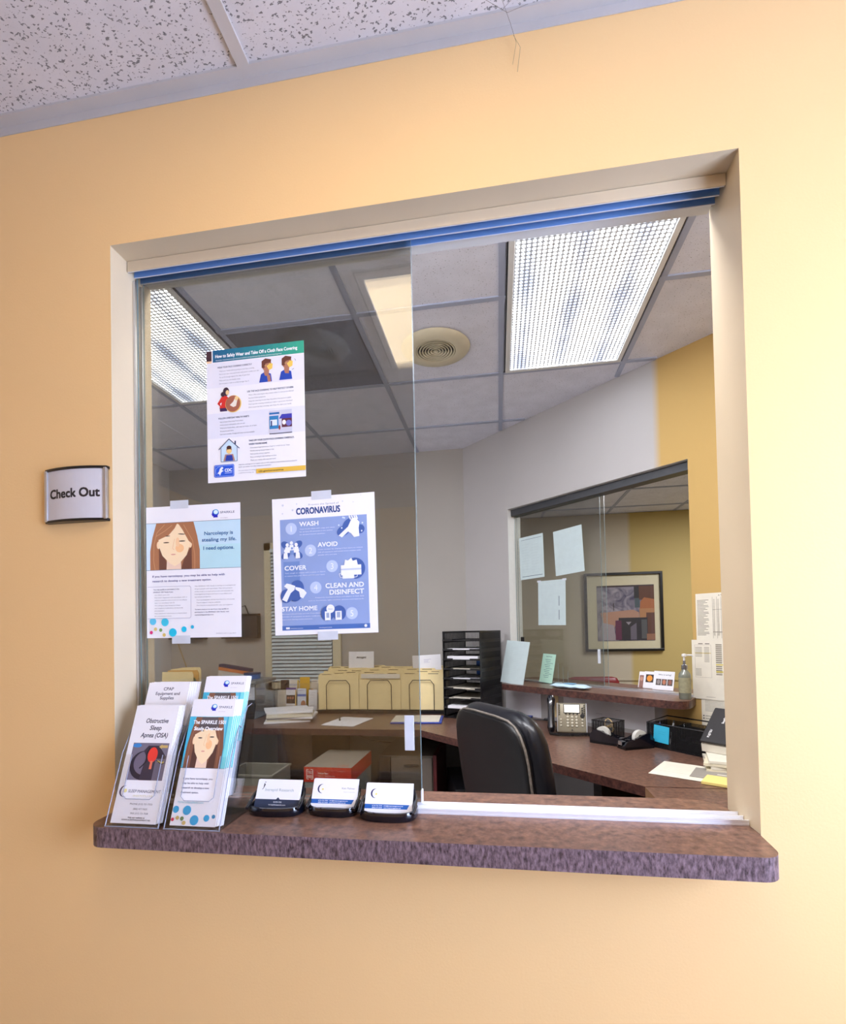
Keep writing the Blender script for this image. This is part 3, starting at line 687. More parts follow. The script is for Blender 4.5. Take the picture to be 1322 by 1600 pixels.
def mask_man(x, y, side):
    bl_, sk, hr, ms = (30, 70, 176), (176, 120, 96), (104, 56, 44), (240, 204, 96)
    S.poly([(x-16, y+26), (x+12, y+26), (x+10, y+10), (x-2, y+4), (x-12, y+9)], bl_)
    S.poly([(x-3, y+13), (x+5, y+14), (x+6, y+2), (x+4, y-6), (x-5, y-6), (x-5, y+8)], sk)
    if side: S.poly([(x+1, y+12), (x+3, y+26), (x+10, y+26), (x+8, y+12)], sk)
    S.ell(x+1, y-9, 10.5, 12, sk); S.poly([(x-10, y-4), (x-4, y-3), (x-2, y-12), (x+10, y-14), (x+11, y-20), (x-2, y-23), (x-10, y-18)], hr)
    S.poly([(x+1, y-6), (x+6, y+2), (x+13, y-1), (x+14, y-11), (x+7, y-12)], ms); S.line([(x-4, y-8), (x+3, y-8)], .7, ms)
mask_man(134, 52, True); mask_man(178, 51, False)
S.line([(196, 36), (198, 40)], .8, H1); S.line([(194, 56), (190, 58)], .8, H1)
rd = (212, 44, 40)
S.poly([(30, 131), (46, 131), (45, 122), (29, 122)], (60, 40, 90)); S.poly([(29, 124), (47, 124), (50, 104), (44, 98), (34, 100), (24, 114), (30, 120)], rd); S.poly([(32, 119), (34, 112), (30, 114)], (236, 236, 246)); S.ell(44, 90, 7, 9, (60, 40, 60)); S.ell(37, 95, 5, 5, (60, 40, 60)); S.ell(47, 92, 4, 5, (240, 204, 150))
S.ell(60, 117, 18, 18, (240, 206, 116)); S.ell(59, 116.5, 16.5, 17, (168, 100, 78)); S.poly([(52, 119), (60, 124), (66, 122), (70, 106), (64, 104), (60, 112)], (232, 226, 214)); S.ell(67, 106, 4, 4.5, (240, 210, 150))
S.rect(139, 139, 49, 48, (206, 208, 226)); S.rect(139, 143, 22, 4, (40, 110, 176)); S.rect(139, 150, 20, 27, (44, 130, 190)); S.rect(141, 158, 15, 12, (226, 236, 246)); S.poly([(160, 157), (188, 157), (188, 148), (166, 148)], (58, 60, 176)); S.rect(166, 157, 22, 18, (92, 40, 62)); S.ell(171, 165, 4, 5, (240, 240, 246)); S.ell(181, 167, 6, 6, (120, 120, 200)); S.ell(161, 175, 2, 5, (150, 60, 60)); S.rect(139, 186, 49, 1.6, (70, 70, 90)); S.rect(142, 160, 3, 12, (30, 60, 120))
S.poly([(30, 237), (68, 237), (68, 207), (49, 192), (30, 207)], (204, 228, 246)); S.line([(26, 211), (49, 190), (72, 211)], 1.6, H1); S.line([(31, 208), (31, 237), (67, 237), (67, 208)], 1, H1); S.line([(63, 202), (63, 195)], 3, H1)
S.poly([(36, 236), (62, 236), (58, 222), (40, 222)], (176, 130, 116)); S.poly([(40, 236), (58, 236), (56, 224), (43, 224)], (34, 60, 160)); S.ell(49, 213, 6, 8, (176, 120, 96)); S.ell(49, 208, 5.5, 4, (70, 40, 40)); S.ell(49, 216, 6, 4.5, (242, 206, 130))
S.poly([(17, 269), (58, 269), (60, 267), (60, 245), (58, 243), (17, 243), (15, 245), (15, 267)], (26, 86, 214)); S.frame(17, 245, 41, 22, .5, (200, 220, 250)); S.ell(27, 256, 9.5, 9.5, (120, 160, 236)); S.ell(27.5, 256.5, 8.8, 8.8, (26, 86, 214))
S.poly([(28, 266), (31, 259), (36, 256), (32, 254), (36, 250), (33, 247), (28, 251), (26, 257), (22, 261), (26, 262)], (236, 242, 255)); S.text(39, 258, 'CDC', 6, (236, 242, 255), 16, bold=.04); S.line([(39, 261), (55, 261)], .7, (236, 242, 255))
lines(S, 70, 246.5, 5, ['Cloth face coverings are not surgical masks or N-95 respirators, both of which should be saved for', 'health care workers and other medical first responders.'], 2, (90, 96, 130), [128, 72], bold=.01)
lines(S, 70, 259, 5, ['For instructions on making', 'a cloth face covering, see:'], 2, (90, 96, 130), [37, 34])
S.rect(109, 257, 106.9, 9.5, (232, 190, 76)); S.text(114, 264, 'cdc.gov/coronavirus', 3.6, (84, 70, 40), 54, bold=.03)
o = tag(S.build('poster', loc=(-.4873, YP, 1.8167), rot=(0, -.0006, 0)), 'face covering instruction poster with teal header, highest of the three posters on the glass', 'poster')

# ------------------------------------------------------------------ leaflets and acrylic holders on the shelf
A20 = math.radians(20)
def acrylic_holder(loc, label):
    t = tag(empty('leaflet_holder', loc), label, 'leaflet holder')
    W = .108; th = .0022; s20, c20 = math.sin(A20), math.cos(A20)
    def slab(g, y0, z0, length, x0, x1): 
        T = Matrix.Translation((0, y0, z0)) @ Matrix.Rotation(-A20, 4, 'X')
        g.span((x0, -th/2, 0), (x1, th/2, length), M_ACR, T=T)
    def pocket(y0, z0, hf):
        g = G()   # front plate with a deep U cut-out
        slab(g, y0, z0, .045, -W/2, W/2)
        T = Matrix.Translation((0, y0, z0)) @ Matrix.Rotation(-A20, 4, 'X')
        g.span((-W/2, -th/2, .045), (-W/2+.022, th/2, hf), M_ACR, T=T); g.span((W/2-.022, -th/2, .045), (W/2, th/2, hf), M_ACR, T=T)
        r = [(-W/2+.022, -th*.6, hf), (-W/2+.022, -th*.6, .053), (-W/2+.03, -th*.6, .046), (W/2-.03, -th*.6, .046), (W/2-.022, -th*.6, .053), (W/2-.022, -th*.6, hf)]
        g.tube(r, .0007, M_AEDGE, 6, T=T)
        g.build('pocket_front', t)
    pocket(.002, .002, .125); pocket(.043, .04, .135)
    for s in (-1, 1):
        g = G(); x = s*(W/2-th/2)
        prof = [(0, 0), (.118, 0), (.135, .20), (.125, .205), (.106, .20), (.082, .165), (.075, .17), (.045, .122)]
        g.add([(x-th/2, a, b) for a, b in prof]+[(x+th/2, a, b) for a, b in prof], [tuple(range(8)), tuple(reversed(range(8, 16)))]+[(i, 8+i, 8+(i+1) % 8, (i+1) % 8) for i in range(8)], M_ACR)
        g.tube([(x, a, b) for a, b in ((0, .001), (.045, .122), (.075, .17), (.082, .165), (.106, .20), (.125, .205))], .0009, M_AEDGE, 6)
        g.build('side_panel', t)
    g = G(); slab(g, .036, .002, .19, -W/2, W/2); g.build('divider', t)
    g = G(); slab(g, .077, .03, .19, -W/2, W/2); g.build('back_panel', t)
    g = G(); g.span((-W/2, 0, 0), (W/2, .118, .003), M_ACR); g.tube([(-W/2, 0, .001), (W/2, 0, .001)], .001, M_AEDGE, 6); g.build('base', t)
    return t
HX1, HX2, HYf = -.659, -.542, -.084
acrylic_holder((HX1, HYf, ZS), 'clear acrylic two-tier leaflet holder at the left end of the shelf')
acrylic_holder((HX2, HYf, ZS), 'clear acrylic two-tier leaflet holder with the teal study leaflets')
def leaflet_stack(sheet, name, x, y, z, label, group, L, n=4, dx=.0018, cat='leaflet', rest=None, lean=A20, plain=None, dy=.0021):
    h = L/2000
    rot = (-lean, 0, 0)
    def at(k): return (x+k*dx, y+k*dy+math.sin(lean)*h, z+math.cos(lean)*h+(.0005*(k % 3)))
    o = sheet.build(name, loc=at(0), rot=rot); tag(o, label, cat, group)
    for k in range(1, n):
        c = dup(o, loc=at(k)); tag(c, rest or 'further copy behind the front one among the '+group, cat, group)
    return o
LT = 1.4
# OSA leaflet
S = Sheet(91, 214, M_PAPER, LT)
G1 = (76, 76, 96)
for t_, y_, w_ in (('Obstructive', 33, 47), ('Sleep', 46.5, 24), ('Apnea (OSA)', 60.5, 56)): S.text(50, y_, t_, 8.4, G1, w_, 'c', .022, shear=.18)
S.rect(11, 71, 75, 68, (120, 114, 132)); S.ell(40, 112, 27, 26, (40, 34, 48), a=-.5); S.ell(42, 108, 22, 21, (112, 104, 124), a=-.5); S.poly([(38, 139), (86, 139), (84, 96), (66, 76), (44, 76), (36, 86), (44, 96), (40, 120)], (56, 48, 64)); S.rect(64, 100, 22, 39, (110, 104, 122))
S.ell(56, 93, 10, 14, (232, 62, 52)); S.rect(54, 104, 5, 15, (226, 120, 96)); S.ell(20, 76, 9, 4, (60, 136, 206)); S.poly([(66, 78), (72, 82), (72, 80), (84, 80), (84, 75), (72, 75), (72, 73)], (206, 176, 110)); S.line([(48, 80), (43, 92), (46, 104), (40, 112), (34, 118)], 2.4, (24, 20, 34)); S.line([(68, 104), (76, 107), (82, 106)], 3, (206, 190, 100)); S.line([(66, 103), (78, 110), (84, 107)], 1.2, (20, 16, 24))
S.rect(86, 71, 5, 68, (240, 240, 246))
def moon(S, x, y, r, c=NAVY):
    pts = [(x+r*math.cos(q), y+r*math.sin(q)) for q in [PI*.5+PI*k/14 for k in range(15)]]+[(x+r*.25+r*.9*math.cos(q), y+r*.97*math.sin(q)) for q in [PI*1.5-PI*k/14 for k in range(15)]]
    S.poly(list(reversed(pts)), c)
moon(S, 14, 159, 10); S.ell(16, 158, 3.4, 3.4, (232, 222, 150)); S.text(22, 161, 'SLEEP MANAGEMENT', 5.2, (84, 86, 120), 66, shear=.12); S.text(34, 168, 'INSTITUTE', 3, (224, 216, 170), 40)
for t_, y_, w_ in (('PHONE (513) 721-7533', 182, 45), ('(800) 477-7633', 190.5, 28), ('FAX (513) 721-7638', 198, 35)): S.text(54, y_, t_, 2.9, (66, 66, 92), w_, 'c', shear=.1)
S2_ = [('Visit our website at', 206, 32), ]
S.text(50, 205, 'Visit our website at', 2.6, (50, 50, 70), 34, 'c', .02); S.text(50, 209, 'WWW.SLEEPMANAGEMENT.MD', 2.4, (50, 50, 70), 58, 'c', .02)
leaflet_stack(S, 'leaflet', HX1-.002, HYf+.006, ZS+.005, 'white obstructive sleep apnea leaflet with grey scan picture, front left holder pocket', 'apnea leaflets in the front left pocket', 214, 5)
S = Sheet(91, 214, M_PAPER, LT)
for t_, y_, w_ in (('CPAP', 16, 22), ('Equipment and', 25.5, 53), ('Supplies', 34.5, 30)): S.text(46, y_, t_, 6.2, (84, 84, 108), w_, 'c', .02)
leaflet_stack(S, 'leaflet', HX1-.006, HYf+.0475, ZS+.046, 'white leaflet headed equipment and supplies in the rear left holder pocket', 'equipment leaflets in the rear left pocket', 214, 6, .0034)
# study leaflet
def study_sheet():
    S = Sheet(88, 226, M_PAPER, LT)
    headlogo(S, 39, 8, 13); S.text(56, 16, 'SPARKLE', 4.2, (90, 96, 130), 27, bold=.01); S.text(56, 23, 'narcolepsy', 1.6, (190, 180, 200), 14)
    for k in range(8):
        c = [int(a+(b-a)*abs(k-3.5)/3.5) for a, b in zip((196, 236, 244), (70, 186, 222))]; S.rect(k*11, 32, 11, 95, c); S.L -= 1
    S.L += 1
    add_face(S, 4, 33, 74, 93.5, (132, 88, 68), (88, 56, 48), (170, 116, 86))
    S.poly([(20, 56), (64, 56), (58, 33), (26, 33)], (92, 84, 88))
    S.text(42, 46, 'The SPARKLE 1501', 6.6, (248, 250, 255), 66, 'c', .03); S.text(42, 58, 'Study Overview', 6.6, (248, 250, 255), 58, 'c', .03)
    S.line([(0, 127), (88, 127)], .8, (110, 110, 130))
    lines(S, 10, 147, 8, ['If you have narcolepsy, you', 'may be able to help with', 'research to develop a new', 'treatment option.'], 3.0, (60, 62, 110), [58, 52, 54, 35], bold=.01)
    S.text(8, 188, 'MyNarcolepsyStudy.com', 3.2, (120, 196, 214), 50)
    for x, y, r, c in ((7, 199, 6, (22, 166, 218)), (29, 200, 8, (22, 166, 218)), (46, 216, 8.3, (22, 166, 218)), (69, 212, 5.6, (22, 166, 218)), (82, 209, 3.4, (20, 140, 190)), (13, 213, 3.4, (206, 180, 110)), (22, 214, 3.6, (110, 140, 90)), (27, 221, 3.6, (206, 180, 110)), (4, 216, 3, (214, 40, 90))): S.ell(x, y, r, r, c)
    S.rect(80, 32, 8, 95, (130, 226, 232))
    return S
leaflet_stack(study_sheet(), 'leaflet', HX2-.002, HYf+.006, ZS+.005, 'study overview leaflet with sleeping woman face, front pocket of the right holder', 'study leaflets in the front right pocket', 226, 5, .0026)
leaflet_stack(study_sheet(), 'leaflet', HX2+.0, HYf+.0475, ZS+.046, 'study overview leaflet standing taller in the rear pocket of the right holder', 'study leaflets in the rear right pocket', 226, 4, .0018)

# business card holders
def card_holder(loc, rz, label, k=1.0):
    t = tag(empty('business_card_holder', loc, (0, 0, rz)), label, 'card holder')
    n = 20; rings = []
    def ring(sx, sy, z, p=2.8):
        r = []
        for i in range(28):
            q = 2*PI*i/28; c, s = math.cos(q), math.sin(q)
            r.append((sx*math.copysign(abs(c)**(2/p), c), .034+sy*math.copysign(abs(s)**(2/p), s), z))
        return r
    g = G(); a, b = .054*k, .036
    g.loft([ring(a*.95, b*.95, 0), ring(a, b, .003), ring(a, b, .012), ring(a*.98, b*.97, .016), ring(a*.92, b*.88, .0165), ring(a*.9, b*.84, .008)], M_GLOSSB)
    g.build('tray', t, smooth=True)
    g = G(); T = Matrix.Translation((0, .034, .008)) @ Matrix.Rotation(-.5, 4, 'X'); g.span((-.047*k, 0, 0), (.047*k, .003, .042), M_GLOSSB, .001, T=T); g.build('back_rest', t)
    for s in (-1, 1):
        g = G(); g.tube([(s*.050*k, .005, .014), (s*.051*k, .02, .020), (s*.0495*k, .04, .030), (s*.046*k, .058, .036)], [.003, .0035, .0035, .002], M_GLOSSB, 10); g.build('side_arm', t, smooth=True)
    return t
CH = [(-.428, -.010, 0.03), (-.318, .0, -.02), (-.2085, -.014, 0.0)]
card_holder((CH[0][0], CH[0][1], ZS), CH[0][2], 'glossy black business card holder nearest the leaflet holders')
card_holder((CH[1][0], CH[1][1], ZS), CH[1][2], 'black business card holder between the other two on the shelf', .92)
card_holder((CH[2][0], CH[2][1], ZS), CH[2][2], 'glossy black business card holder at the glass edge, rightmost of three')
def card_c(name):
    S = Sheet(89, 51, M_PAPER, .35)
    S.poly([(0, 36), (84, 36), (80, 44), (0, 44)] [::-1], (24, 92, 176)); S.poly([(0, 44), (80, 44), (84, 36), (0, 36)], (24, 92, 176))
    moon(S, 18, 17, 8.5, (30, 36, 90)); S.ell(20, 18, 2, 2, (232, 216, 120))
    S.text(84, 17, name, 3.2, (110, 112, 124), 26, 'r', .0); S.text(84, 23, 'Research Specialist' if name else '', 1.7, (180, 184, 190), 22, 'r')
    lines(S, 14, 39.5, 3.4, ['(513) 721-7533', '(800) 477-7633'], 1.7, (236, 242, 252), [19, 19], bold=.02); lines(S, 36, 39.5, 3.4, ['info@sleepmanagement.md', 'www.sleepmanagement.md'], 1.7, (236, 242, 252), [36, 32], bold=.02)
    return S
S = Sheet(89, 51, M_PAPER, .35)
S.poly([(10, 17), (12, 17), (16, 8), (13, 5), (14.5, 12)], (60, 60, 60)); S.ell(15, 3.5, 1, 1, (60, 60, 60))
S.text(17, 20, 'Intrepid Research', 5.2, (140, 158, 152), 58)
S.rect(0, 35, 89, 16, (44, 54, 78)); S.poly([(42, 35), (50, 35), (46, 31)], (44, 54, 78)); S.text(46, 41, '513-721-7533', 2.2, (220, 224, 232), 16, 'c', .02); S.text(46, 46, 'intrepidresearch.com', 2.2, (220, 224, 232), 34, 'c', .02)
CL = math.radians(27)
def cards(S, k, x, y, z, label, grp):
    S_ = leaflet_stack(S, 'business_card', x, y, z, label, grp, 51, 6, .0001, 'business card', None, CL, dy=.0009)
cards(S, 0, -.428, .010, ZS+.010, 'white and slate business card with grey lettering in the left card holder', 'cards in the left holder')
cards(card_c('Ken Palmer'), 1, -.317, .018, ZS+.012, 'business card with blue band in the middle card holder', 'cards in the middle holder')
cards(card_c('', ), 2, -.2085, .006, ZS+.010, 'business card with blue band in the right card holder beside the glass edge', 'cards in the right holder')

# ================================================================== the office
ZD = .80
g = G()
g.prism([(-2.59, 2.78), (-2.59, 1.90), (-.45, 1.90), (.49, .96), (1.575, .96), (-.235, 2.78)], ZD-.036, ZD, M_TOP, M_EDGE2)
tag(g.build('worktop'), 'brown laminate worktop running along the back wall and under the far pass-through window', 'worktop')
g = G()
g.prism([(.49, .957), (.49, .20), (2.30, .20), (1.575, .957)], ZD-.038, ZD-.001, M_TOP, mat('raw_board_edge', (150, 110, 76), .7, noise=.1))
tag(g.build('worktop'), 'short brown laminate worktop return at the lower right behind the jamb', 'worktop')
# supports
g = G(); g.span((-1.33, 1.97, 0), (-1.11, 2.74, ZD-.037), M_DARKWOOD, .003); o = g.build('storage_pedestal'); tag(o, 'dark brown support cabinet under the middle of the back counter', 'cabinet')
g = G(); g.span((.80, .30, 0), (1.50, .34, ZD-.04), M_DARKWOOD); tag(g.build('end_panel'), 'dark panel carrying the short worktop return', 'panel')
g = G(); g.span((-2.55, 2.0, 0), (-2.51, 2.74, ZD-.037), M_DARKWOOD); tag(g.build('end_panel'), 'dark panel at the left end of the back counter', 'panel')
g = G(); T = TR(D(1.45, .30, 0), RD); g.span((-.02, -.25, 0), (.02, .25, ZD-.037), M_DARKWOOD, T=T); tag(g.build('end_panel'), 'dark panel under the phone desk', 'panel')
# black block added for the dark underside of the oblique desk
t = tag(empty('underside_block', (-.20, 2.02, 0), (0, 0, .2)), 'black block standing for the dark desk underside left of the chair', 'block')
g = G(); g.box((0, 0, .26), (.19, .45, .50), M_BLACK, .008); g.build('case', t)
g = G(); g.box((0, -.229, .40), (.15, .008, .04), M_GLOSSB, .002); g.build('block_trim', t)
# file pedestal right of the cartons
t = tag(empty('file_cabinet', (-.545, 2.27, 0)), 'grey-brown file cabinet with dark red right side, under the counter behind the glass edge', 'cabinet')
M_CAB = mat('grey_brown_metal', (112, 102, 92), .5, noise=.05); M_RED = mat('dark_red_metal', (96, 28, 30), .45, noise=.08)
g = G(); g.span((-.17, -.25, 0), (.15, .25, .625), M_CAB, .003); g.build('body', t)
g = G(); g.span((.151, -.255, 0), (.172, .25, .63), M_RED, .002); g.build('side_cheek', t)
g = G(); g.span((-.168, -.262, .33), (-.10, -.251, .62), M_DARKWOOD); g.build('front_stile', t)
for z in (.04, .335):
    g = G(); g.span((-.095, -.266, z), (.145, -.251, z+.28), M_CAB, .002); d = g.build('drawer', t)
    g = G(); g.span((-.02, -.274, z+.23), (.07, -.266, z+.245), M_BLACK, .002); g.build('drawer_handle', d)
# open bin
t = tag(empty('waste_paper_bin', (-1.36, 1.78, 0)), 'open grey-beige bin under the counter behind the card holders', 'bin')
M_BIN = mat('grey_beige_plastic', (150, 146, 134), .6, noise=.05)
g = G()
for a, b in (((-.14, -.12), (.14, -.112)), ((-.14, .112), (.14, .12)), ((-.14, -.112), (-.132, .112)), ((.132, -.112), (.14, .112))): g.span((a[0], a[1], 0), (b[0], b[1], .585), M_BIN)
g.span((-.132, -.112, 0), (.132, .112, .01), M_BIN); g.build('bin_body', t)
g = G()
for a, b in (((-.146, -.126), (.146, -.112)), ((-.146, .112), (.146, .126)), ((-.146, -.112), (-.132, .112)), ((.132, -.112), (.146, .112))): g.span((a[0], a[1], .585), (b[0], b[1], .597), M_BIN, .002)
g.build('bin_rim', t)
# paper cartons, stacked on the floor; the top one shows its red lid
M_LIDRED = mat('orange_red_print', (206, 58, 32), .5, noise=.03); M_LIDTOP = mat('buff_lid_top', (150, 142, 130), .7, noise=.06, nscale=20)
M_CARTON = mat('white_grey_carton', (150, 150, 144), .75, noise=.08, nscale=30)
W_, D_, H_ = .258, .385, .218
for k in range(3):
    t = tag(empty('paper_carton', (-.892, 1.815, k*(H_+.001)), (0, 0, -.02)), ('lowest paper carton standing on the floor', 'middle paper carton of the stack under the counter', 'paper carton with orange-red lid on top of the stack under the counter')[k], 'box')
    g = G(); g.span((-W_/2+.003, -D_/2+.003, 0), (W_/2-.003, D_/2-.003, H_-.012), M_CARTON); g.build('carton_body', t)
    g = G(); g.add([(-W_/2, -D_/2, H_), (W_/2, -D_/2, H_), (W_/2, D_/2, H_), (-W_/2, D_/2, H_)], [(0, 1, 2, 3)], M_LIDTOP)
    z0 = H_-.078
    for q in ([(-W_/2, -D_/2), (W_/2, -D_/2)], [(W_/2, -D_/2), (W_/2, D_/2)], [(W_/2, D_/2), (-W_/2, D_/2)], [(-W_/2, D_/2), (-W_/2, -D_/2)]):
        (a, b), (c, d) = q; g.add([(a, b, z0), (c, d, z0), (c, d, H_), (a, b, H_)], [(0, 1, 2, 3)], M_LIDRED)
    lid = g.build('carton_lid', t)
    if k == 2:
        S = Sheet(250, 76, M_LIDRED, .3)
        for x0_, x1_ in ((11, 23), (45, 33)):
            S.line([(x1_, 12), (x0_, 12), (x0_, 62), (x1_, 62)], 4, (240, 214, 204))
        S.text(28, 34, 'TRU', 14, (240, 214, 204), 26, 'c', .03); S.text(28, 56, 'RED', 14, (240, 214, 204), 26, 'c', .03)
        S.text(74, 34, 'Multiuse Paper', 8, (244, 224, 214), 56, 'l', .02); S.text(74, 46, 'Papel para Usos Multiples | Papier multiusage', 5, (240, 210, 200), 92, 'l', .01); S.text(178, 20, 'truredpaper.com', 4.5, (240, 190, 176), 42)
        S.build('lid_print', lid, loc=(0, -D_/2-.0006, H_-.039))
        S = Sheet(60, 40, M_LIDTOP, .2)
        S.line([(16, 4), (6, 4), (6, 36), (16, 36)], 3, (196, 70, 50)); S.line([(44, 4), (54, 4), (54, 36), (44, 36)], 3, (196, 70, 50)); S.text(30, 18, 'TRU', 11, (196, 70, 50), 26, 'c', .03); S.text(30, 34, 'RED', 11, (196, 70, 50), 26, 'c', .03)
        S.build('lid_print', lid, loc=(.075, -D_/2+.035, H_+.0004), rot=(-PI/2, 0, 0))
# cables on the wall below the counter
g = G(); g.tube([(-1.42, 2.784, .68), (-1.35, 2.783, .60), (-1.28, 2.784, .50), (-1.24, 2.784, .46), (-1.2, 2.784, .20)], .004, M_BLACK, 6); tag(g.build('cable'), 'dark cable hanging steeply down the wall under the counter', 'cable')
g = G(); g.tube([(-1.22, 2.783, .70), (-1.12, 2.784, .60), (-.96, 2.784, .545), (-.8, 2.784, .525), (-.62, 2.784, .515), (-.4, 2.784, .55)], .004, M_BLACK, 6); tag(g.build('cable'), 'dark cable sagging across the wall under the counter', 'cable')
g = G(); g.tube([(-2.55, 2.784, 1.33), (-2.52, 2.784, 1.25), (-2.47, 2.784, 1.12), (-2.43, 2.784, .98), (-2.42, 2.784, .81)], .003, mat('yellow_cable', (176, 140, 60), .5), 6); tag(g.build('cable'), 'thin yellow cable running down the back wall at far left', 'cable')

# wall pockets
def wall_pocket(x, z, W, H, label):
    t = tag(empty('wall_file_pocket', (x, 2.789, z)), label, 'file pocket')
    g = G(); g.span((-W/2, -.006, 0), (W/2, 0, H*1.12), M_BLACK, .002); g.build('back_plate', t)
    g = G(); g.span((-W/2, -.06, 0), (W/2, -.055, H), M_GLOSSB, .001); g.span((-W/2, -.055, 0), (-W/2+.004, -.006, H), M_BLACK); g.span((W/2-.004, -.055, 0), (W/2, -.006, H), M_BLACK); g.span((-W/2, -.055, 0), (W/2, -.006, .004), M_BLACK); g.build('pocket', t)
wall_pocket(-1.98, 1.325, .30, .17, 'black wall file pocket beside the narcolepsy poster edge'); wall_pocket(-2.43, 1.325, .30, .17, 'black wall file pocket mostly hidden behind the narcolepsy poster')
g = G(); g.tube([(-1.96, 2.70, 1.50), (-1.965, 2.71, 1.56), (-1.92, 2.715, 1.575), (-1.90, 2.735, 1.50), (-1.895, 2.74, 1.40)], .006, M_BLACK, 6); g.tube([(-1.96, 2.715, 1.48), (-1.985, 2.72, 1.60), (-2.0, 2.73, 1.66)], .0025, M_WHITE, 6)
tag(g.build('charger_cord'), 'black and white charger cord coiled in the wall file pocket', 'cord')

# file rack with manila folders
t = tag(empty('wire_file_rack', (-.807, 2.44, ZD)), 'dark wire desktop file rack holding manila folders in three sections', 'file rack')
g = G(); g.span((-.445, -.005, .004), (.445, .24, .016), M_BLACK, .002)
g.span((-.445, -.012, 0), (.445, -.004, .022), M_BLACK); g.build('rack_base', t)
for k in range(3):
    x = -.29+k*.29
    for j in range(3):
        g = G(); y = -.008+j*.115; zt = .225
        r = [(x-.083, y, .004), (x-.083, y, zt-.03), (x-.06, y, zt), (x+.06, y, zt), (x+.083, y, zt-.03), (x+.083, y, .004)]
        g.tube(r, .0028, M_WIRE, 6); g.build('wire_divider', t)
def folder_mesh(tab, shade):
    g = G(); W, H = .288, .236
    tabs = {0: (-.13, -.03), 1: (-.05, .05), 2: (.03, .13)}[tab]
    pl = [(-W/2, 0), (W/2, 0), (W/2, H), (tabs[1]+.008, H), (tabs[1], H+.012), (tabs[0], H+.012), (tabs[0]-.008, H), (-W/2, H)]
    g.add([(x, 0, z) for x, z in pl]+[(x, .0045, z) for x, z in pl], [tuple(range(8)), tuple(reversed(range(8, 16)))]+[(i, 8+i, 8+(i+1) % 8, (i+1) % 8) for i in range(8)], shade)
    lab = ink((150, 130, 90)); g.add([(tabs[0]+.012, -.0004, H+.002), (tabs[1]-.02, -.0004, H+.002), (tabs[1]-.02, -.0004, H+.006), (tabs[0]+.012, -.0004, H+.006)], [(0, 1, 2, 3)], ink((90, 78, 60)))
    return g
FM = [folder_mesh(k, M_MANILA).mesh('manila_folder') for k in range(3)]
names = ['front manila folder with handwriting, left section of the wire rack', 'front manila folder of the middle section of the wire rack', 'front manila folder beside the stacked black trays, right section of the rack']
for k in range(3):
    x = -.807-.29+k*.29
    for j in range(9):
        o = bpy.data.objects.new('manila_folder', FM[(j+k) % 3]); C.objects.link(o)
        dz = [0, .004, .010, .004, .022, .018, .034, .030, .042][j]+random.uniform(-.004, .004) if j else 0
        o.location = (x+random.uniform(-.004, .004)+(.02*(j > 4)), 2.444+j*.0235+(.004 if j % 4 == 0 else 0), ZD+.026+dz)
        o.rotation_euler = (-.03, random.uniform(-.012, .012), 0)
        tag(o, names[k] if j == 0 else ('manila folder filed behind the front one, %s section of the wire rack' % ('left', 'middle', 'right')[k]), 'folder', 'manila folders, %s section' % ('left', 'middle', 'right')[k])
# papers standing among the folders
def standing_sheet(name, S, loc, rot, label, cat='paper', grp=None): o = S.build(name, loc=loc, rot=rot); return tag(o, label, cat, grp)
S = Sheet(185, 120, M_PAPER, .6); S.text(92, 48, 'Amagini', 13, (30, 30, 34), 70, 'c', .04); standing_sheet('name_card', S, (-.975, 2.60, 1.155), (-.05, 0, 0), 'white card with bold black word standing behind the manila folders', 'sign')
S = Sheet(200, 120, M_PAPER, .6); lines(S, 80, 32, 8, ['xxxxxxx xxxxxx', 'xxxxx xxx', 'xxxxxxx'], 2.4, (150, 150, 190)); 
S = Sheet(200, 120, M_PAPER, .6); [S.rect(80, 30+7*i, w_, 1.6, (160, 160, 200)) for i, w_ in enumerate((52, 34, 30, 40))]
standing_sheet('letter_paper', S, (-.50, 2.585, 1.125), (-.05, -.05, 0), 'white letter standing up at the right end of the folder rack', 'paper')
S = Sheet(270, 30, M_PAPER2, 1.5); standing_sheet('paper_slip', S, (-.80, 2.4445, 1.052), (-.06, .01, 0), 'white paper slip clipped over the middle folders', 'paper')

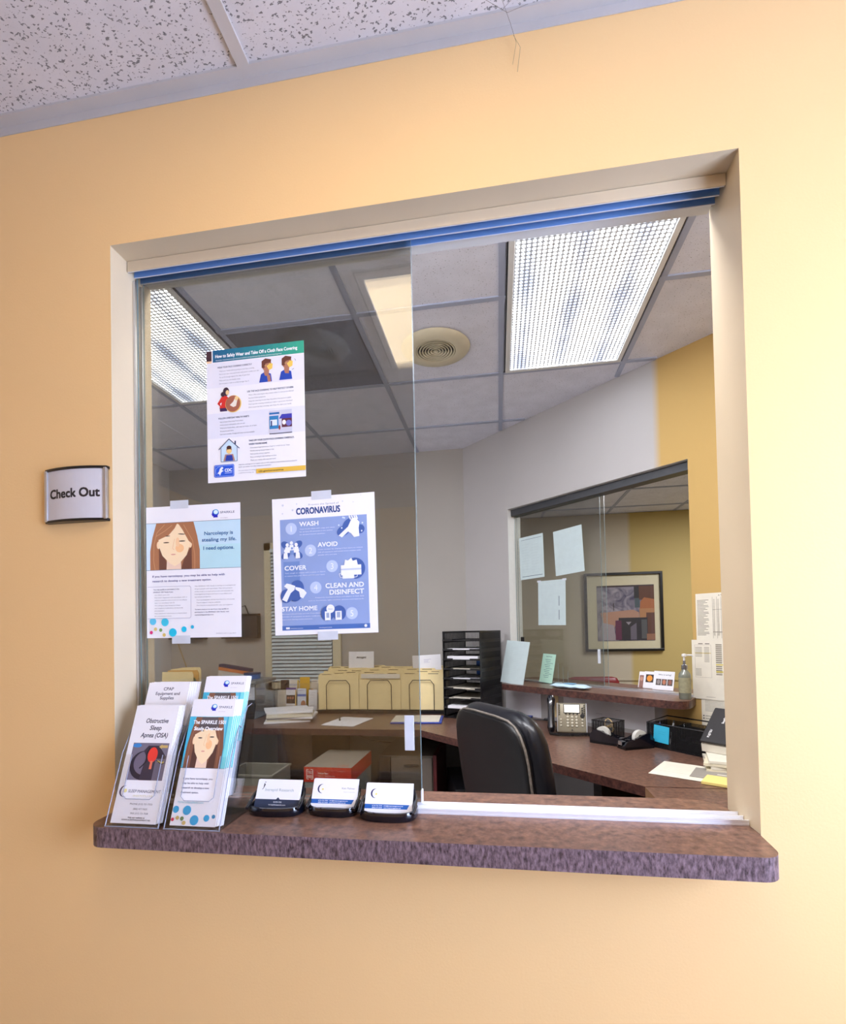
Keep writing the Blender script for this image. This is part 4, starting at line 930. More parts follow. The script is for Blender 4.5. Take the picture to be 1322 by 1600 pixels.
# stacked letter trays by the corner
def letter_tray(dz, idx):
    pass
TT = (-.235, 2.25, ZD); TRZ = -.40
tray_root = None
def tray_parts():
    t = empty('letter_tray'); W, Dp, H = .262, .325, .062
    g = G(); g.span((-W/2, 0, 0), (W/2, Dp, .003), M_BLACK); g.build('tray_floor', t)
    for sx in (-1, 1):
        g = G(); x = sx*(W/2-.002)
        g.span((x-.002, 0, 0), (x+.002, Dp, .010), M_BLACK); g.span((x-.002, 0, H-.012), (x+.002, Dp, H), M_BLACK)
        for yy in (0, Dp-.02): g.span((x-.002, yy, .01), (x+.002, yy+.02, H-.012), M_BLACK)
        for i in range(26):
            y = .026+i*.0108; g.span((x-.0015, y, .01), (x+.0015, y+.0042, H-.012), M_BLACK)
        g.build('slotted_side', t)
    g = G()
    g.span((-W/2+.004, Dp-.004, 0), (W/2-.004, Dp, .010), M_BLACK); g.span((-W/2+.004, Dp-.004, H-.012), (W/2-.11, Dp, H), M_BLACK)
    for i in range(14):
        x = -W/2+.012+i*.0085; g.span((x, Dp-.003, .01), (x+.003, Dp-.001, H-.012), M_BLACK)
    g.add([(.0, Dp-.002, .01), (.06, Dp-.002, .01), (.04, Dp-.002, .05), (.0, Dp-.002, .05)], [(0, 1, 2, 3), (3, 2, 1, 0)], M_BLACK)
    g.build('slotted_back', t)
    g = G(); g.span((-W/2, -.002, 0), (-.06, .002, .012), M_BLACK); g.span((.06, -.002, 0), (W/2, .002, .012), M_BLACK); g.span((-.06, -.002, 0), (.06, .002, .006), M_BLACK); g.build('front_lip', t)
    return t
NT = 9
where = ['bottom of the stack', 'second from the bottom', 'third from the bottom', 'fourth from the bottom', 'middle of the stack', 'fourth from the top', 'third from the top', 'second from the top', 'topmost of the stack']
tr0 = tray_parts()
for k in range(NT):
    o = tr0 if k == 0 else dup(tr0)
    o.location = (TT[0], TT[1], ZD+.001+k*.0606); o.rotation_euler = (0, 0, TRZ)
    tag(o, 'black slotted letter tray, '+where[k], 'letter tray', 'stacked black letter trays')
TM = TR(TT, (0, 0, TRZ))
for k, (h, dx, dy, rz, mm, lab) in enumerate([(.016, .0, -.02, .10, M_PAPER, 'loose white papers sticking out of a lower letter tray'), (.004, .01, -.012, .06, M_PAPER2, 'thin papers in the third tray from the bottom'), (.005, -.01, -.015, -.05, M_PAPER2, 'cream papers poking out of the fourth tray from the bottom'), (.004, .0, -.004, .03, M_PAPER, 'thin sheaf in the middle tray'), (.003, 0, 0, 0, M_PAPER2, 'single sheets in the fourth tray from the top'), (.022, 0, .0, .0, M_PAPER, 'thick ream of white paper in the third tray from the top'), (.009, .0, .0, .01, M_PAPER, 'white papers in the second tray from the top')]):
    kk = k+1
    p = TM @ Vector((dx, .155+dy, kk*.0606+.0045))
    g = G(); g.span((-.108, -.14, 0), (.108, .14, h), mm); g.span((-.105, -.141, h*.4), (.107, .139, h+.001), mm)
    tag(g.build('paper_sheaf', loc=p, rot=(0, 0, TRZ+rz)), lab, 'paper', 'papers in the letter trays')
for k, kk in enumerate((4, 5)):
    p = TM @ Vector((.01, .27, kk*.0606+.010)); g = G(); g.span((-.03, -.012, 0), (.03, .012, .040), mat('shiny_blue', (40, 90, 170), .15, metal=.3), .006)
    tag(g.build('blue_box', loc=p, rot=(0, 0, TRZ)), 'shiny blue packet at the back of the %s tray' % ('middle', 'upper middle')[k], 'packet')

# items on the back counter
def sheaf(name, loc, rz, n, label, W=.216, Dp=.279, mm=None, jit=.03, cat='paper', grp=None, th=.004):
    mm = mm or M_PAPER
    for k in range(n):
        g = G(); g.span((-W/2, -Dp/2, 0), (W/2, Dp/2, th*.95), mm)
        o = g.build(name, loc=(loc[0]+random.uniform(-jit, jit)*.4, loc[1]+random.uniform(-jit, jit)*.4, loc[2]+k*th), rot=(0, 0, rz+random.uniform(-jit, jit)*6))
        tag(o, (label if k == n-1 else label.replace('top', 'lower')), cat, grp)
sh = ['lowest white document of the pile', 'second white document of the pile', 'third white document of the pile', 'fourth white document of the pile', 'fifth white document of the pile', 'sixth white document of the pile', 'topmost white document of the pile']
for k in range(7):
    g = G(); mm = M_PAPER if k in (0, 2, 5, 6) else M_PAPER2; h = .011 if k < 5 else .006
    g.span((-.14, -.11, 0), (.14, .11, h*.5), mm); g.span((-.138, -.108, h*.5), (.139, .111, h-.0006), mm)
    tag(g.build('document', loc=(-1.345+(.0, .01, .03, .02, .0, .01, -.02)[k], 2.17+(.0, .01, .01, .0, .02, .02, .03)[k], ZD+.001+min(k, 5)*.011+(max(k-5, 0))*.006), rot=(0, 0, (.35, .35, .2, .3, .42, .34, .5)[k])), sh[k]+' on the back counter', 'document', 'white documents piled on the counter')
S = Sheet(216, 279, M_PAPER, 3); [S.rect(24, 40+9*i, w_, 1.2, (170, 170, 176)) for i, w_ in enumerate((150, 120, 160, 140, 90, 150, 130, 60, 140, 110))]
tag(S.build('notepad', loc=(-.935, 2.125, ZD+.0038), rot=(-PI/2, 0, -.18)), 'white notepad lying on the back counter in front of the folder rack', 'notepad')
t = tag(empty('pen', (-1.01, 2.19, ZD+.0095), (0, 0, 1.9)), 'black pen lying on the notepad', 'pen')
g = G(); g.tube([(-.06, 0, 0), (.055, 0, 0)], .0045, M_BLACK, 8); g.build('barrel', t); g = G(); g.tube([(.055, 0, 0), (.068, 0, 0)], [.0045, .001], M_STEEL, 8); g.build('tip', t)
M_BLUEF = mat('blue_folder_board', (36, 70, 176), .45, noise=.04)
g = G(); g.span((-.155, -.12, 0), (.155, .12, .006), M_BLUEF, .001); tag(g.build('clipboard', loc=(-.51, 2.20, ZD+.001), rot=(0, 0, .06)), 'blue clipboard under papers at the foot of the letter trays', 'clipboard')
S = Sheet(290, 216, M_PAPER2, 5); [S.rect(30, 30+9*i, w_, 1.4, (180, 176, 170)) for i, w_ in enumerate((200, 220, 180, 210, 150, 200))]
tag(S.build('paper_sheaf', loc=(-.515, 2.20, ZD+.0128), rot=(-PI/2, 0, .05)), 'cream papers on the blue clipboard at the foot of the trays', 'paper')
# leaflet rack at the left of the folders
M_PAM = [(230, 226, 216), (150, 60, 70), (236, 190, 40), (228, 232, 240), (60, 46, 44), (210, 206, 196), (240, 240, 244), (226, 190, 60)]
t = tag(empty('leaflet_rack', (-1.42, 2.47, ZD)), 'clear acrylic rack of small leaflets left of the folder rack', 'leaflet rack')
g = G(); g.span((-.155, -.002, 0), (.155, 0, .05), M_ACR); g.span((-.155, .05, 0), (.155, .053, .20), M_ACR); g.span((-.155, 0, 0), (.155, .12, .003), M_ACR); g.build('rack_tiers', t)
labs = ['cream leaflet at lower left of the leaflet rack', 'leaflet with purple band and group photograph in the rack', 'white and blue leaflet right of the group photograph', 'narrow white leaflet at the right end of the rack', 'dark leaflet at upper left of the rack', 'white leaflet with yellow edge in the upper tier', 'yellow leaflet standing tallest in the rack', 'orange and white leaflet in the upper right of the rack']
spec = [(-.115, .010, .15, 60, (214, 206, 190)), (-.045, .010, .165, 75, (238, 238, 244)), (.035, .010, .16, 64, (214, 222, 236)), (.118, .010, .15, 62, (236, 236, 240)),
        (-.115, .062, .215, 62, (52, 40, 38)), (-.045, .062, .215, 70, (232, 226, 216)), (.035, .066, .235, 74, (226, 178, 40)), (.118, .062, .215, 62, (232, 222, 206))]
for k, (x, y, h, wv, c) in enumerate(spec):
    S = Sheet(wv, h*1000, ink(c), 3)
    if k == 0: [S.rect(8, 30+8*i, 40, 1.5, (150, 140, 130)) for i in range(10)]
    if k == 1:
        S.rect(0, 0, wv, 14, (90, 60, 150)); S.rect(3, 52, wv-10, 60, (70, 50, 44)); [S.ell(16+18*i, 72, 7, 9, (190, 130, 100)) for i in range(3)]; S.rect(0, 118, wv, 30, (226, 222, 214)); S.rect(wv-6, 14, 6, 140, (226, 180, 60))
    if k == 2: S.rect(0, 40, wv, 16, (90, 120, 196)); S.ell(44, 110, 18, 26, (176, 120, 90)); S.rect(4, 12, 40, 3, (130, 130, 150))
    if k == 3: [S.rect(8, 20+12*i, 40, 2, (160, 160, 170)) for i in range(9)]
    if k == 5: S.rect(0, 30, wv, 10, (200, 204, 220)); S.rect(wv-10, 0, 10, 200, (226, 184, 50))
    if k == 7: S.poly([(0, 60), (60, 100), (0, 100)], (230, 150, 40)); S.rect(6, 10, 40, 4, (120, 120, 140))
    tag(S.build('leaflet', loc=(-1.42+x, 2.47+y+.014, ZD+.0045+h/2), rot=(-.08, 0, 0)), labs[k], 'leaflet', 'leaflets in the counter rack')
# plastic bin with files
t = tag(empty('storage_box', (-1.68, 2.34, ZD)), 'translucent plastic storage box with grey lid left of the leaflet rack', 'storage box')
M_PLAS = mat('cloudy_blue_plastic', (150, 172, 200), .3, noise=.06); 
g = G()
for a, b in (((-.10, -.15), (.10, -.147)), ((-.10, .147), (.10, .15)), ((-.10, -.147), (-.097, .147)), ((.097, -.147), (.10, .147))): g.span((a[0], a[1], 0), (b[0], b[1], .225), M_ACR)
g.span((-.097, -.147, 0), (.097, .147, .004), M_PLAS); g.build('box_body', t)
g = G(); g.span((-.108, -.158, .226), (.108, .158, .248), mat('grey_lid', (140, 138, 134), .4, noise=.05), .006); g.build('lid', t)
for x, c, lb in ((-.06, (30, 60, 160), 'deep blue folder inside the plastic storage box'), (.0, (170, 186, 214), 'pale blue folder inside the plastic storage box'), (.06, (216, 220, 230), 'white folder inside the plastic storage box')):
    S = Sheet(56, 200, ink(c), 8); S.rect(10, 40, 30, 30, (236, 238, 244)); tag(S.build('folder', loc=(-1.68+x, 2.205, ZD+.106)), lb, 'folder', 'folders in the plastic box')
t = tag(empty('round_tub', (-1.685, 2.36, ZD+.249)), 'small dark blue round tub standing on the storage box lid', 'tub')
g = G(); g.lathe([(0, 0), (.052, 0), (.054, .03), (0, .03)], mat('mid_blue_tub', (90, 120, 190), .4), 24); g.build('tub_body', t, smooth=True); g = G(); g.lathe([(0, .03), (.057, .03), (.057, .042), (0, .043)], mat('navy_lid', (24, 34, 84), .35), 24); g.build('lid', t, smooth=True)
# leaning binder and yellow folders at far left
g = G(); T = Matrix.Rotation(.16, 4, 'Y'); g.span((-.115, 0, 0), (.115, .05, .30), mat('grey_binder_pages', (200, 196, 186), .7), T=T); g.span((-.118, -.003, .27), (.118, .053, .292), mat('orange_band', (204, 118, 62), .5), T=T); g.span((-.118, -.003, .292), (.118, .053, .312), mat('navy_band', (34, 34, 74), .5), .001, T=T)
tag(g.build('binder', loc=(-1.90, 2.42, ZD+.021)), 'tilted binder with navy and orange top band behind the leaflets', 'binder')
for k in range(4):
    S = G(); W, H = .23, .31-.012*(k > 0)
    col = [M_MANILA, mat('green_hanging_folder', (110, 116, 54), .7), mat('amber_folder', (226, 176, 96), .6), M_MANILA][k]
    hh = H if k != 1 else H-.03
    pl = [(-W/2, 0), (W/2, 0), (W/2, hh-.02), (W/2-.01, hh), (0 if k % 2 else -W/2, hh), (-.02 if k % 2 else -W/2, hh-.001), (-W/2, hh-.014)]
    n_ = len(pl); S.add([(x, 0, z) for x, z in pl]+[(x, .006, z) for x, z in pl], [tuple(range(n_)), tuple(reversed(range(n_, 2*n_)))]+[(i, n_+i, n_+(i+1) % n_, (i+1) % n_) for i in range(n_)], col)
    tag(S.build('tabbed_folder', loc=(-2.15+.0*k, 2.20+k*.03, ZD+.001+.018*(k > 1)*(k-1)), rot=(-.05, 0, 0)), ['yellow folder nearest the glass at far left', 'green hanging folder at far left between yellow ones', 'amber folder behind the green one at far left', 'rearmost yellow folder at far left'][k], 'folder', 'tabbed folders at far left')

# office chair
def superring(cx, cy, z, w, d, n=36, p=2.6, tz=0):
    r = []
    for i in range(n):
        q = 2*PI*i/n; c, s = math.cos(q), math.sin(q)
        r.append((cx+w*math.copysign(abs(c)**(2/p), c), cy+d*math.copysign(abs(s)**(2/p), s), z+tz*0))
    return r
CHL = (.250, 1.13, 0)
t = tag(empty('office_chair', CHL, (0, 0, -1.03)), 'high-backed black leather swivel chair seen from behind at the phone desk', 'chair')
def backring(z, w, d, yoff): return superring(0, yoff, z, w, d, 40, 3.4)
lean = lambda z: -.245-(z-.5)*.13
g = G(); rings = []
for z, w_, d_ in ((.46, .18, .02), (.48, .215, .045), (.54, .238, .058), (.65, .252, .062), (.80, .262, .062), (.92, .262, .060), (.98, .256, .056), (1.02, .240, .050), (1.045, .218, .043), (1.062, .190, .033), (1.072, .16, .020), (1.076, .13, .008)):
    rings.append(backring(z, w_, d_, lean(z)+.012))
g.loft(rings, M_LEATHER); bk = g.build('backrest', t, smooth=True)
g = G(); rings = []
for z, w_ in ((.47, .19), (.55, .222), (.65, .236), (.80, .246), (.92, .246), (.97, .238), (1.01, .220), (1.035, .195), (1.046, .165)):
    rings.append(superring(0, lean(z)-.040, z, w_, .022, 40, 5))
g.loft(rings, M_CLOTHB); g.build('rear_panel', t, smooth=True)
seam = []
prof = [(.47, .192), (.55, .224), (.65, .238), (.80, .248), (.92, .248), (.97, .240), (1.01, .222), (1.036, .197), (1.050, .160)]
seam = [(w_, lean(z)-.043, z) for z, w_ in prof]+[(.08, lean(1.06)-.043, 1.055), (-.08, lean(1.06)-.043, 1.055)]+[(-w_, lean(z)-.043, z) for z, w_ in reversed(prof)]
g = G(); g.tube(seam, .0042, M_PIPE, 8); g.build('piping', t, smooth=True)
g = G(); rings = [superring(0, .0, z, w_, d_, 36, 3.6) for z, w_, d_ in ((.40, .235, .225), (.42, .255, .245), (.46, .262, .255), (.49, .255, .248), (.505, .22, .215))]; g.loft(rings, M_LEATHER); g.build('seat', t, smooth=True)
for s in (-1, 1):
    g = G(); g.tube([(s*.27, -.14, .44), (s*.31, -.16, .52), (s*.31, -.12, .64), (s*.305, .0, .66), (s*.305, .12, .655), (s*.31, .16, .60), (s*.30, .10, .46)], .014, M_BLACK, 10); a = g.build('armrest', t, smooth=True)
    g = G(); g.box((s*.305, .01, .675), (.055, .22, .025), M_LEATHER, .01); g.build('arm_pad', a)
g = G(); g.tube([(0, 0, .12), (0, 0, .40)], .028, M_STEEL, 16); g.build('gas_lift', t, smooth=True)
for k in range(5):
    q = 2*PI*k/5+.3; g = G(); g.tube([(0, 0, .11), (.28*math.cos(q), .28*math.sin(q), .075)], [.03, .018], M_BLACK, 8); l = g.build('base_spoke', t)
    g = G(); c_, s_ = .28*math.cos(q), .28*math.sin(q); g.tube([(c_-.012*s_/.28, s_+.012*c_/.28, .03), (c_+.012*s_/.28, s_-.012*c_/.28, .03)], .03, M_BLACK, 14); g.tube([(c_, s_, .03), (c_, s_, .08)], .008, M_STEEL, 8); g.build('caster', l)

# phone on the oblique desk
t = tag(empty('desk_phone', D(1.085, .235, ZD), (0, 0, -.12)), 'silver-grey office desk phone with lit display and black handset', 'phone')
M_PH = mat('champagne_grey_plastic', (146, 138, 118), .38, metal=.25, noise=.04); M_KEY = mat('pale_key', (214, 208, 190), .3, noise=.02)
TP = Matrix.Translation((0, -.03, .008)) @ Matrix.Rotation(math.radians(-28), 4, 'X')
TP = Matrix.Translation((0, -.03, .008)) @ Matrix.Rotation(math.radians(-17), 4, 'X')
g = G(); g.box((0, .0125, .078), (.150, .024, .156), M_PH, .010, T=TP, seg=3); g.build('phone_body', t, smooth=True)
g = G(); g.span((-.085, .02, 0), (.075, .11, .012), M_BLACK, .003); g.add([(-.05, .10, .01), (.05, .10, .01), (.05, .035, .12), (-.05, .035, .12)], [(0, 1, 2, 3), (3, 2, 1, 0)], M_BLACK); g.build('stand', t)
for s in (-1, 1):
    g = G(); g.box((s*.0735, -.001, .078), (.0055, .012, .152), M_ALU, .002, T=TP); g.build('side_trim', t)
g = G(); g.box((0, -.0015, .125), (.084, .005, .048), M_BLACK, .002, T=TP); sc = g.build('display', t)
g = G(); g.box((0, -.0045, .125), (.076, .002, .041), emit('lit_phone_display', (236, 228, 206), .85), 0, T=TP); g.build('screen', sc)
def key(x, z, r, mm=M_KEY, nm='key'):
    g = G(); g.lathe([(0, .007), (r*.8, .007), (r, .004), (r, 0)], mm, 12, T=TP @ Matrix.Translation((x, .001, z)) @ Matrix.Rotation(PI/2, 4, 'X')); g.build(nm, t, smooth=True)
for r_ in range(4):
    for c_ in range(3): key(-.021+.022*c_, .082-.0155*r_, .0062)
for z in (.068, .052, .037): key(-.056, z, .005); key(.052, z, .0052)
for k in range(4): key(-.030+.019*k, .098, .0042, M_BLACK)
for k in range(6): key(-.063, .143-.010*k, .0035, M_BLACK); key(.063, .143-.010*k, .0035, M_BLACK)
for k in range(3): key(.053, .128-.012*k, .0045, M_BLACK)
key(.053, .088, .0115, M_BLACK, 'navigation_key'); key(0, .014, .0035, M_BLACK)
hs = empty('handset'); hs.parent = t; bpy.data.objects.remove(hs)
g = G(); g.tube([(-.105, -.045, .016), (-.105, -.048, .035), (-.105, -.030, .075), (-.105, -.005, .135), (-.105, .012, .175), (-.105, .020, .192)], [.016, .021, .018, .018, .022, .014], M_GLOSSB, 14); hsn = g.build('handset', t, smooth=True)
g = G(); cpts = []
for i in range(220):
    f = i/219; bx, by, bz = -.115+.215*f, -.075-.02*math.sin(PI*f*1.3), .0105; q = i*2*PI/8
    cpts.append((bx, by+.0075*math.cos(q), bz+.0075*math.sin(q)))
g.tube(cpts, .0024, M_BLACK, 5); g.build('coiled_cord', t, smooth=True)

# small things left of the phone
g = G(); g.box((0, 0, .006), (.085, .06, .012), M_BLUEF, .002); tag(g.build('sticky_note_pad', loc=(.15, 2.315, ZD), rot=(.0, 0, -.3)), 'bright blue pad lying on the desk left of the phone', 'notepad')
g = G(); g.tube([(-.09, 0, .004), (-.02, .004, .004), (.05, 0, .006), (.10, -.01, .004)], .0035, M_BLACK, 6); g.box((.045, .004, .010), (.05, .02, .012), M_BLACK, .003); tag(g.build('usb_cable', loc=(.24, 2.22, ZD), rot=(0, 0, -.5)), 'black cable with plug lying left of the phone', 'cable')
# papers pinned to the wall under the ledge
S = Sheet(300, 216, M_PAPER, .5); S.rect(240, 20, 30, 2, (190, 190, 200)); tag(S.build('wall_notice', loc=D(.53, .002, .865), rot=RD), 'large white sheet on the wall under the far ledge, left of the phone', 'paper')
S = Sheet(560, 150, M_PAPER, .5); S.rect(40, 22, 60, 3, (200, 200, 210)); S.rect(340, 60, 34, 3, (200, 200, 210)); S.rect(220, 90, 40, 3, (206, 206, 214)); tag(S.build('wall_notice', loc=D(1.13, .002, .893), rot=RD), 'long white sheet on the wall under the far ledge, right of the phone', 'paper')
S = Sheet(45, 130, M_MANILA, .5); tag(S.build('manila_envelope', loc=D(.79, .003, .885), rot=RD), 'strip of manila envelope on the wall behind the phone handset', 'envelope')

# wire mesh bin
M_MESH = mat('black_wire_mesh', (22, 22, 24), .4, metal=.3)
def mesh_wall(g, a, b, z0, z1, step=.007, r=.0008):
    a, b = Vector(a), Vector(b); L = (b-a).length; n = max(2, int(L/step))
    for i in range(n+1):
        p = a.lerp(b, i/n); g.span((p.x-r, p.y-r, z0), (p.x+r, p.y+r, z1), M_MESH)
    d = (b-a).normalized(); z = z0
    while z <= z1:
        p, q = a, b; g.tube([(p.x, p.y, z), (q.x, q.y, z)], r, M_MESH, 4, caps=False); z += step
t = tag(empty('mesh_bin', D(1.275, .20, ZD), RD), 'small black mesh bin with rubber bands between phone and tape dispenser', 'bin')
g = G(); w_, d_ = .058, .05
for a, b in (((-w_, -d_), (w_, -d_)), ((w_, -d_), (w_, d_)), ((w_, d_), (-w_, d_)), ((-w_, d_), (-w_, -d_))): mesh_wall(g, (*a, 0), (*b, 0), .003, .088)
g.build('mesh_sides', t)
g = G(); g.tube([(-w_, -d_, .09), (w_, -d_, .09), (w_, d_, .09), (-w_, d_, .09)], .0028, M_BLACK, 6, closed=True); g.build('rim', t); g = G(); g.span((-w_, -d_, 0), (w_, d_, .003), M_BLACK); g.build('bin_floor', t)
bp_ = D(1.275, .20, ZD)
for k in range(5):
    g = G(); q = random.random()*6; g.tube([(.026*math.cos(a_), .018*math.sin(a_), .006*math.sin(a_*2+q)) for a_ in [2*PI*i/14 for i in range(14)]], .0024, mat('rubber_band_tan', (200, 170, 120), .6), 5, closed=True)
    tag(g.build('rubber_band', loc=(bp_[0]+random.uniform(-.012, .012), bp_[1]+random.uniform(-.012, .012), ZD+.018+k*.014), rot=(random.uniform(-.6, .6), random.uniform(-.6, .6), random.random()*3)), 'tan rubber band in the small mesh bin', 'rubber band', 'rubber bands in the mesh bin')
# tape dispensers
def tape_dispenser(loc, rz, label):
    t = tag(empty('tape_dispenser', loc, (0, 0, rz)), label, 'tape dispenser')
    side = [(-.075, 0), (.075, 0), (.078, .02), (.060, .035), (.03, .022), (.0, .020), (-.022, .030), (-.045, .062), (-.068, .056), (-.078, .03)]
    g = G(); T = Matrix.Rotation(PI/2, 4, 'X'); g.prism([(x, z) for x, z in side], -.032, .032, M_BLACK, T=T)
    g = G()
    for s in (-1, 1): g.prism([(x, z) for x, z in [(-.075, 0), (.075, 0), (.078, .02), (.06, .038), (.02, .045), (-.02, .062), (-.055, .068), (-.078, .04)]], s*.024-.006, s*.024+.006, M_GLOSSB, T=T)
    g.span((-.074, -.03, 0), (.074, .03, .012), M_BLACK); g.build('dispenser_body', t)
    g = G(); g.lathe([(.015, -.010), (.034, -.010), (.034, .010), (.015, .010), (.015, -.010)], mat('white_tape_roll', (214, 212, 204), .35), 24, T=Matrix.Translation((-.022, 0, .046)) @ Matrix.Rotation(PI/2, 4, 'X')); g.build('tape_roll', t, smooth=True)
    g = G(); g.span((.060, -.012, .034), (.082, .012, .037), M_ALU); g.span((.079, -.012, .020), (.082, .012, .036), M_ALU); g.span((.0, -.010, .040), (.062, .010, .041), M_ACR); g.build('cutter', t)
    return t
tape_dispenser(D(1.345, .31, ZD), -.62, 'black tape dispenser beside the mesh bin, cutter towards the room')
tape_dispenser(D(1.475, .29, ZD), -2.75, 'black tape dispenser with white roll beside the large mesh tray')
# large mesh organiser
t = tag(empty('mesh_organiser', D(1.645, .155, ZD), (0, 0, -PI/4-.12)), 'large black mesh desk organiser holding pens under the far ledge', 'organiser')
g = G(); w_, d_ = .150, .075
for a, b in (((-w_, -d_), (w_, -d_)), ((w_, -d_), (w_, d_)), ((w_, d_), (-w_, d_)), ((-w_, d_), (-w_, -d_)), ((-.03, -d_), (-.03, d_)), ((-.03, 0), (w_, 0))): mesh_wall(g, (*a, 0), (*b, 0), .003, .108, .0062, .0011)
g.build('mesh_sides', t)
g = G(); g.tube([(-w_, -d_, .11), (w_, -d_, .11), (w_, d_, .125), (-w_, d_, .125)], .0032, M_BLACK, 6, closed=True); g.build('rim', t); g = G(); g.span((-w_, -d_, 0), (w_, d_, .004), M_BLACK); g.span((-.02, -.06, .004), (.12, .06, .05), M_BLACK, .004); g.build('tray_floor', t)
MO = TR(D(1.645, .155, ZD), (0, 0, -PI/4-.12))
S = Sheet(76, 76, ink((52, 178, 214)), .4); S.rect(20, 26, 36, 1, (40, 150, 190)); S.rect(24, 36, 30, 1, (40, 150, 190))
p = MO @ Vector((-.075, -.0785, .066)); tag(S.build('sticky_note', loc=p, rot=(-.04, .05, -PI/4-.12)), 'turquoise sticky note on the front of the mesh organiser', 'note')
for k, (x, y, c, lx) in enumerate([(-.10, .02, (210, 210, 214), .10), (-.085, .045, (60, 60, 66), -.12), (-.06, .01, (200, 200, 206), .22), (-.115, -.03, (30, 60, 150), -.05)]):
    p = MO @ Vector((x, y, .006)); g = G(); g.tube([(0, 0, 0), (lx*.14, .01, .098)], .0042, ink(c), 7); g.tube([(lx*.14, .01, .098), (lx*.15, .011, .106)], [.004, .001], M_BLACK, 7)
    tag(g.build('pen', loc=p, rot=(0, 0, -.9)), ['silver pen standing in the mesh organiser', 'dark pen leaning left in the mesh organiser', 'light pen leaning right in the mesh organiser', 'blue pen at the front corner of the mesh organiser'][k], 'pen', 'pens in the mesh organiser')
# red stapler hanging at the right end
t = tag(empty('red_stapler', D(1.865, .15, ZD), (0, 0, -1.2)), 'red stapler standing on end between the organiser and the scanner', 'stapler')
g = G(); g.box((0, 0, .065), (.03, .035, .13), M_BLACK, .008); g.build('stapler_base', t); g = G(); g.box((0, -.024, .085), (.026, .02, .075), mat('signal_red_plastic', (214, 52, 64), .35), .008); g.build('stapler_arm', t)
# scanner
t = tag(empty('document_scanner', (.965, 1.27, ZD+.045), (0, 0, -.8)), 'compact white document scanner with dark grey cover at the right jamb', 'scanner')
M_SC = mat('dark_grey_cover', (40, 38, 40), .6, noise=.05); M_SW = mat('off_white_plastic', (216, 210, 196), .4, noise=.02)
g = G(); sidep = [(-.085, 0), (.075, 0), (.085, .03), (.07, .12), (.03, .135), (-.075, .045), (-.09, .03)]
T = Matrix.Rotation(PI/2, 4, 'Z') @ Matrix.Rotation(PI/2, 4, 'X')
g.prism([(x, z) for x, z in sidep], -.14, .14, M_SW, T=T); g.build('scanner_body', t)
g = G(); Tc = Matrix.Translation((0, -.088, .040)) @ Matrix.Rotation(math.radians(40), 4, 'X')
g.box((0, .085, .006), (.285, .185, .014), M_SC, .006, T=Tc); cv = g.build('cover', t)
S = Sheet(80, 20, M_SC, .2); S.text(4, 14, 'ScanSnap', 8, (226, 226, 226), 46, bold=.03); S.build('cover_print', cv).matrix_local = Matrix.Translation((-.085, .0029, .1342)) @ Matrix.Rotation(math.radians(-50), 4, 'X') @ Matrix.Rotation(-PI/2, 4, 'Y')
S = Sheet(80, 20, M_SC, .2); S.text(4, 14, 'FUJITSU', 8, (226, 226, 226), 40, bold=.03); S.build('cover_print', cv).matrix_local = Matrix.Translation((-.115, -.058, .0832)) @ Matrix.Rotation(math.radians(-50), 4, 'X') @ Matrix.Rotation(-PI/2, 4, 'Y')
g = G(); g.box((.03, -.070, .072), (.05, .004, .03), mat('violet_button', (90, 80, 190), .3), .001, T=None); g.build('button_panel', t)
# papers under and before the scanner
for k, (z, rz, dx, dy) in enumerate([(.0, -.30, -.0, .0), (.011, -.22, .01, .01), (.022, -.42, .0, -.01), (.033, -.30, .01, .0)]):
    g = G(); g.span((-.14, -.11, 0), (.14, .11, .0095), M_PAPER2 if k % 2 else mat('cream_binder', (222, 212, 186), .6)); tag(g.build('document', loc=(.93+dx, 1.22+dy, ZD+.001+z), rot=(0, 0, rz)), ['lowest booklet under the scanner', 'second booklet under the scanner', 'third booklet under the scanner', 'topmost booklet directly under the scanner'][k], 'document', 'booklets under the scanner')
S = Sheet(280, 216, M_PAPER2, 1.2); S.rect(20, 150, 240, 1.5, (150, 140, 130)); S.rect(150, 14, 40, 5, (90, 84, 80)); [S.rect(24, 40+12*i, 150, 1, (190, 186, 176)) for i in range(8)]
tag(S.build('form_sheet', loc=(.722, 1.14, ZD+.0028), rot=(-PI/2, 0, -.55)), 'cream form sheet lying on the desk before the scanner', 'paper')
S = Sheet(200, 140, mat('grey_print', (150, 144, 136), .6), .8); S.rect(80, 60, 30, 12, (214, 208, 196)); tag(S.build('photo_print', loc=(.80, 1.10, ZD+.0048), rot=(-PI/2, 0, -.5)), 'grey printed sheet on top of the cream form by the scanner', 'paper')
g = G(); g.span((-.10, -.05, 0), (.10, .05, .010), mat('yellow_pad', (236, 214, 130), .6), .001); tag(g.build('legal_pad', loc=(.80, .995, ZD+.001), rot=(0, 0, -.55)), 'yellow legal pad at the edge of the right jamb', 'notepad')
g = G(); g.box((0, 0, .012), (.10, .06, .024), M_BLACK, .006); tag(g.build('calculator', loc=(.80, .905, ZD+.0), rot=(0, 0, -.6)), 'black calculator half hidden by the right jamb', 'calculator')

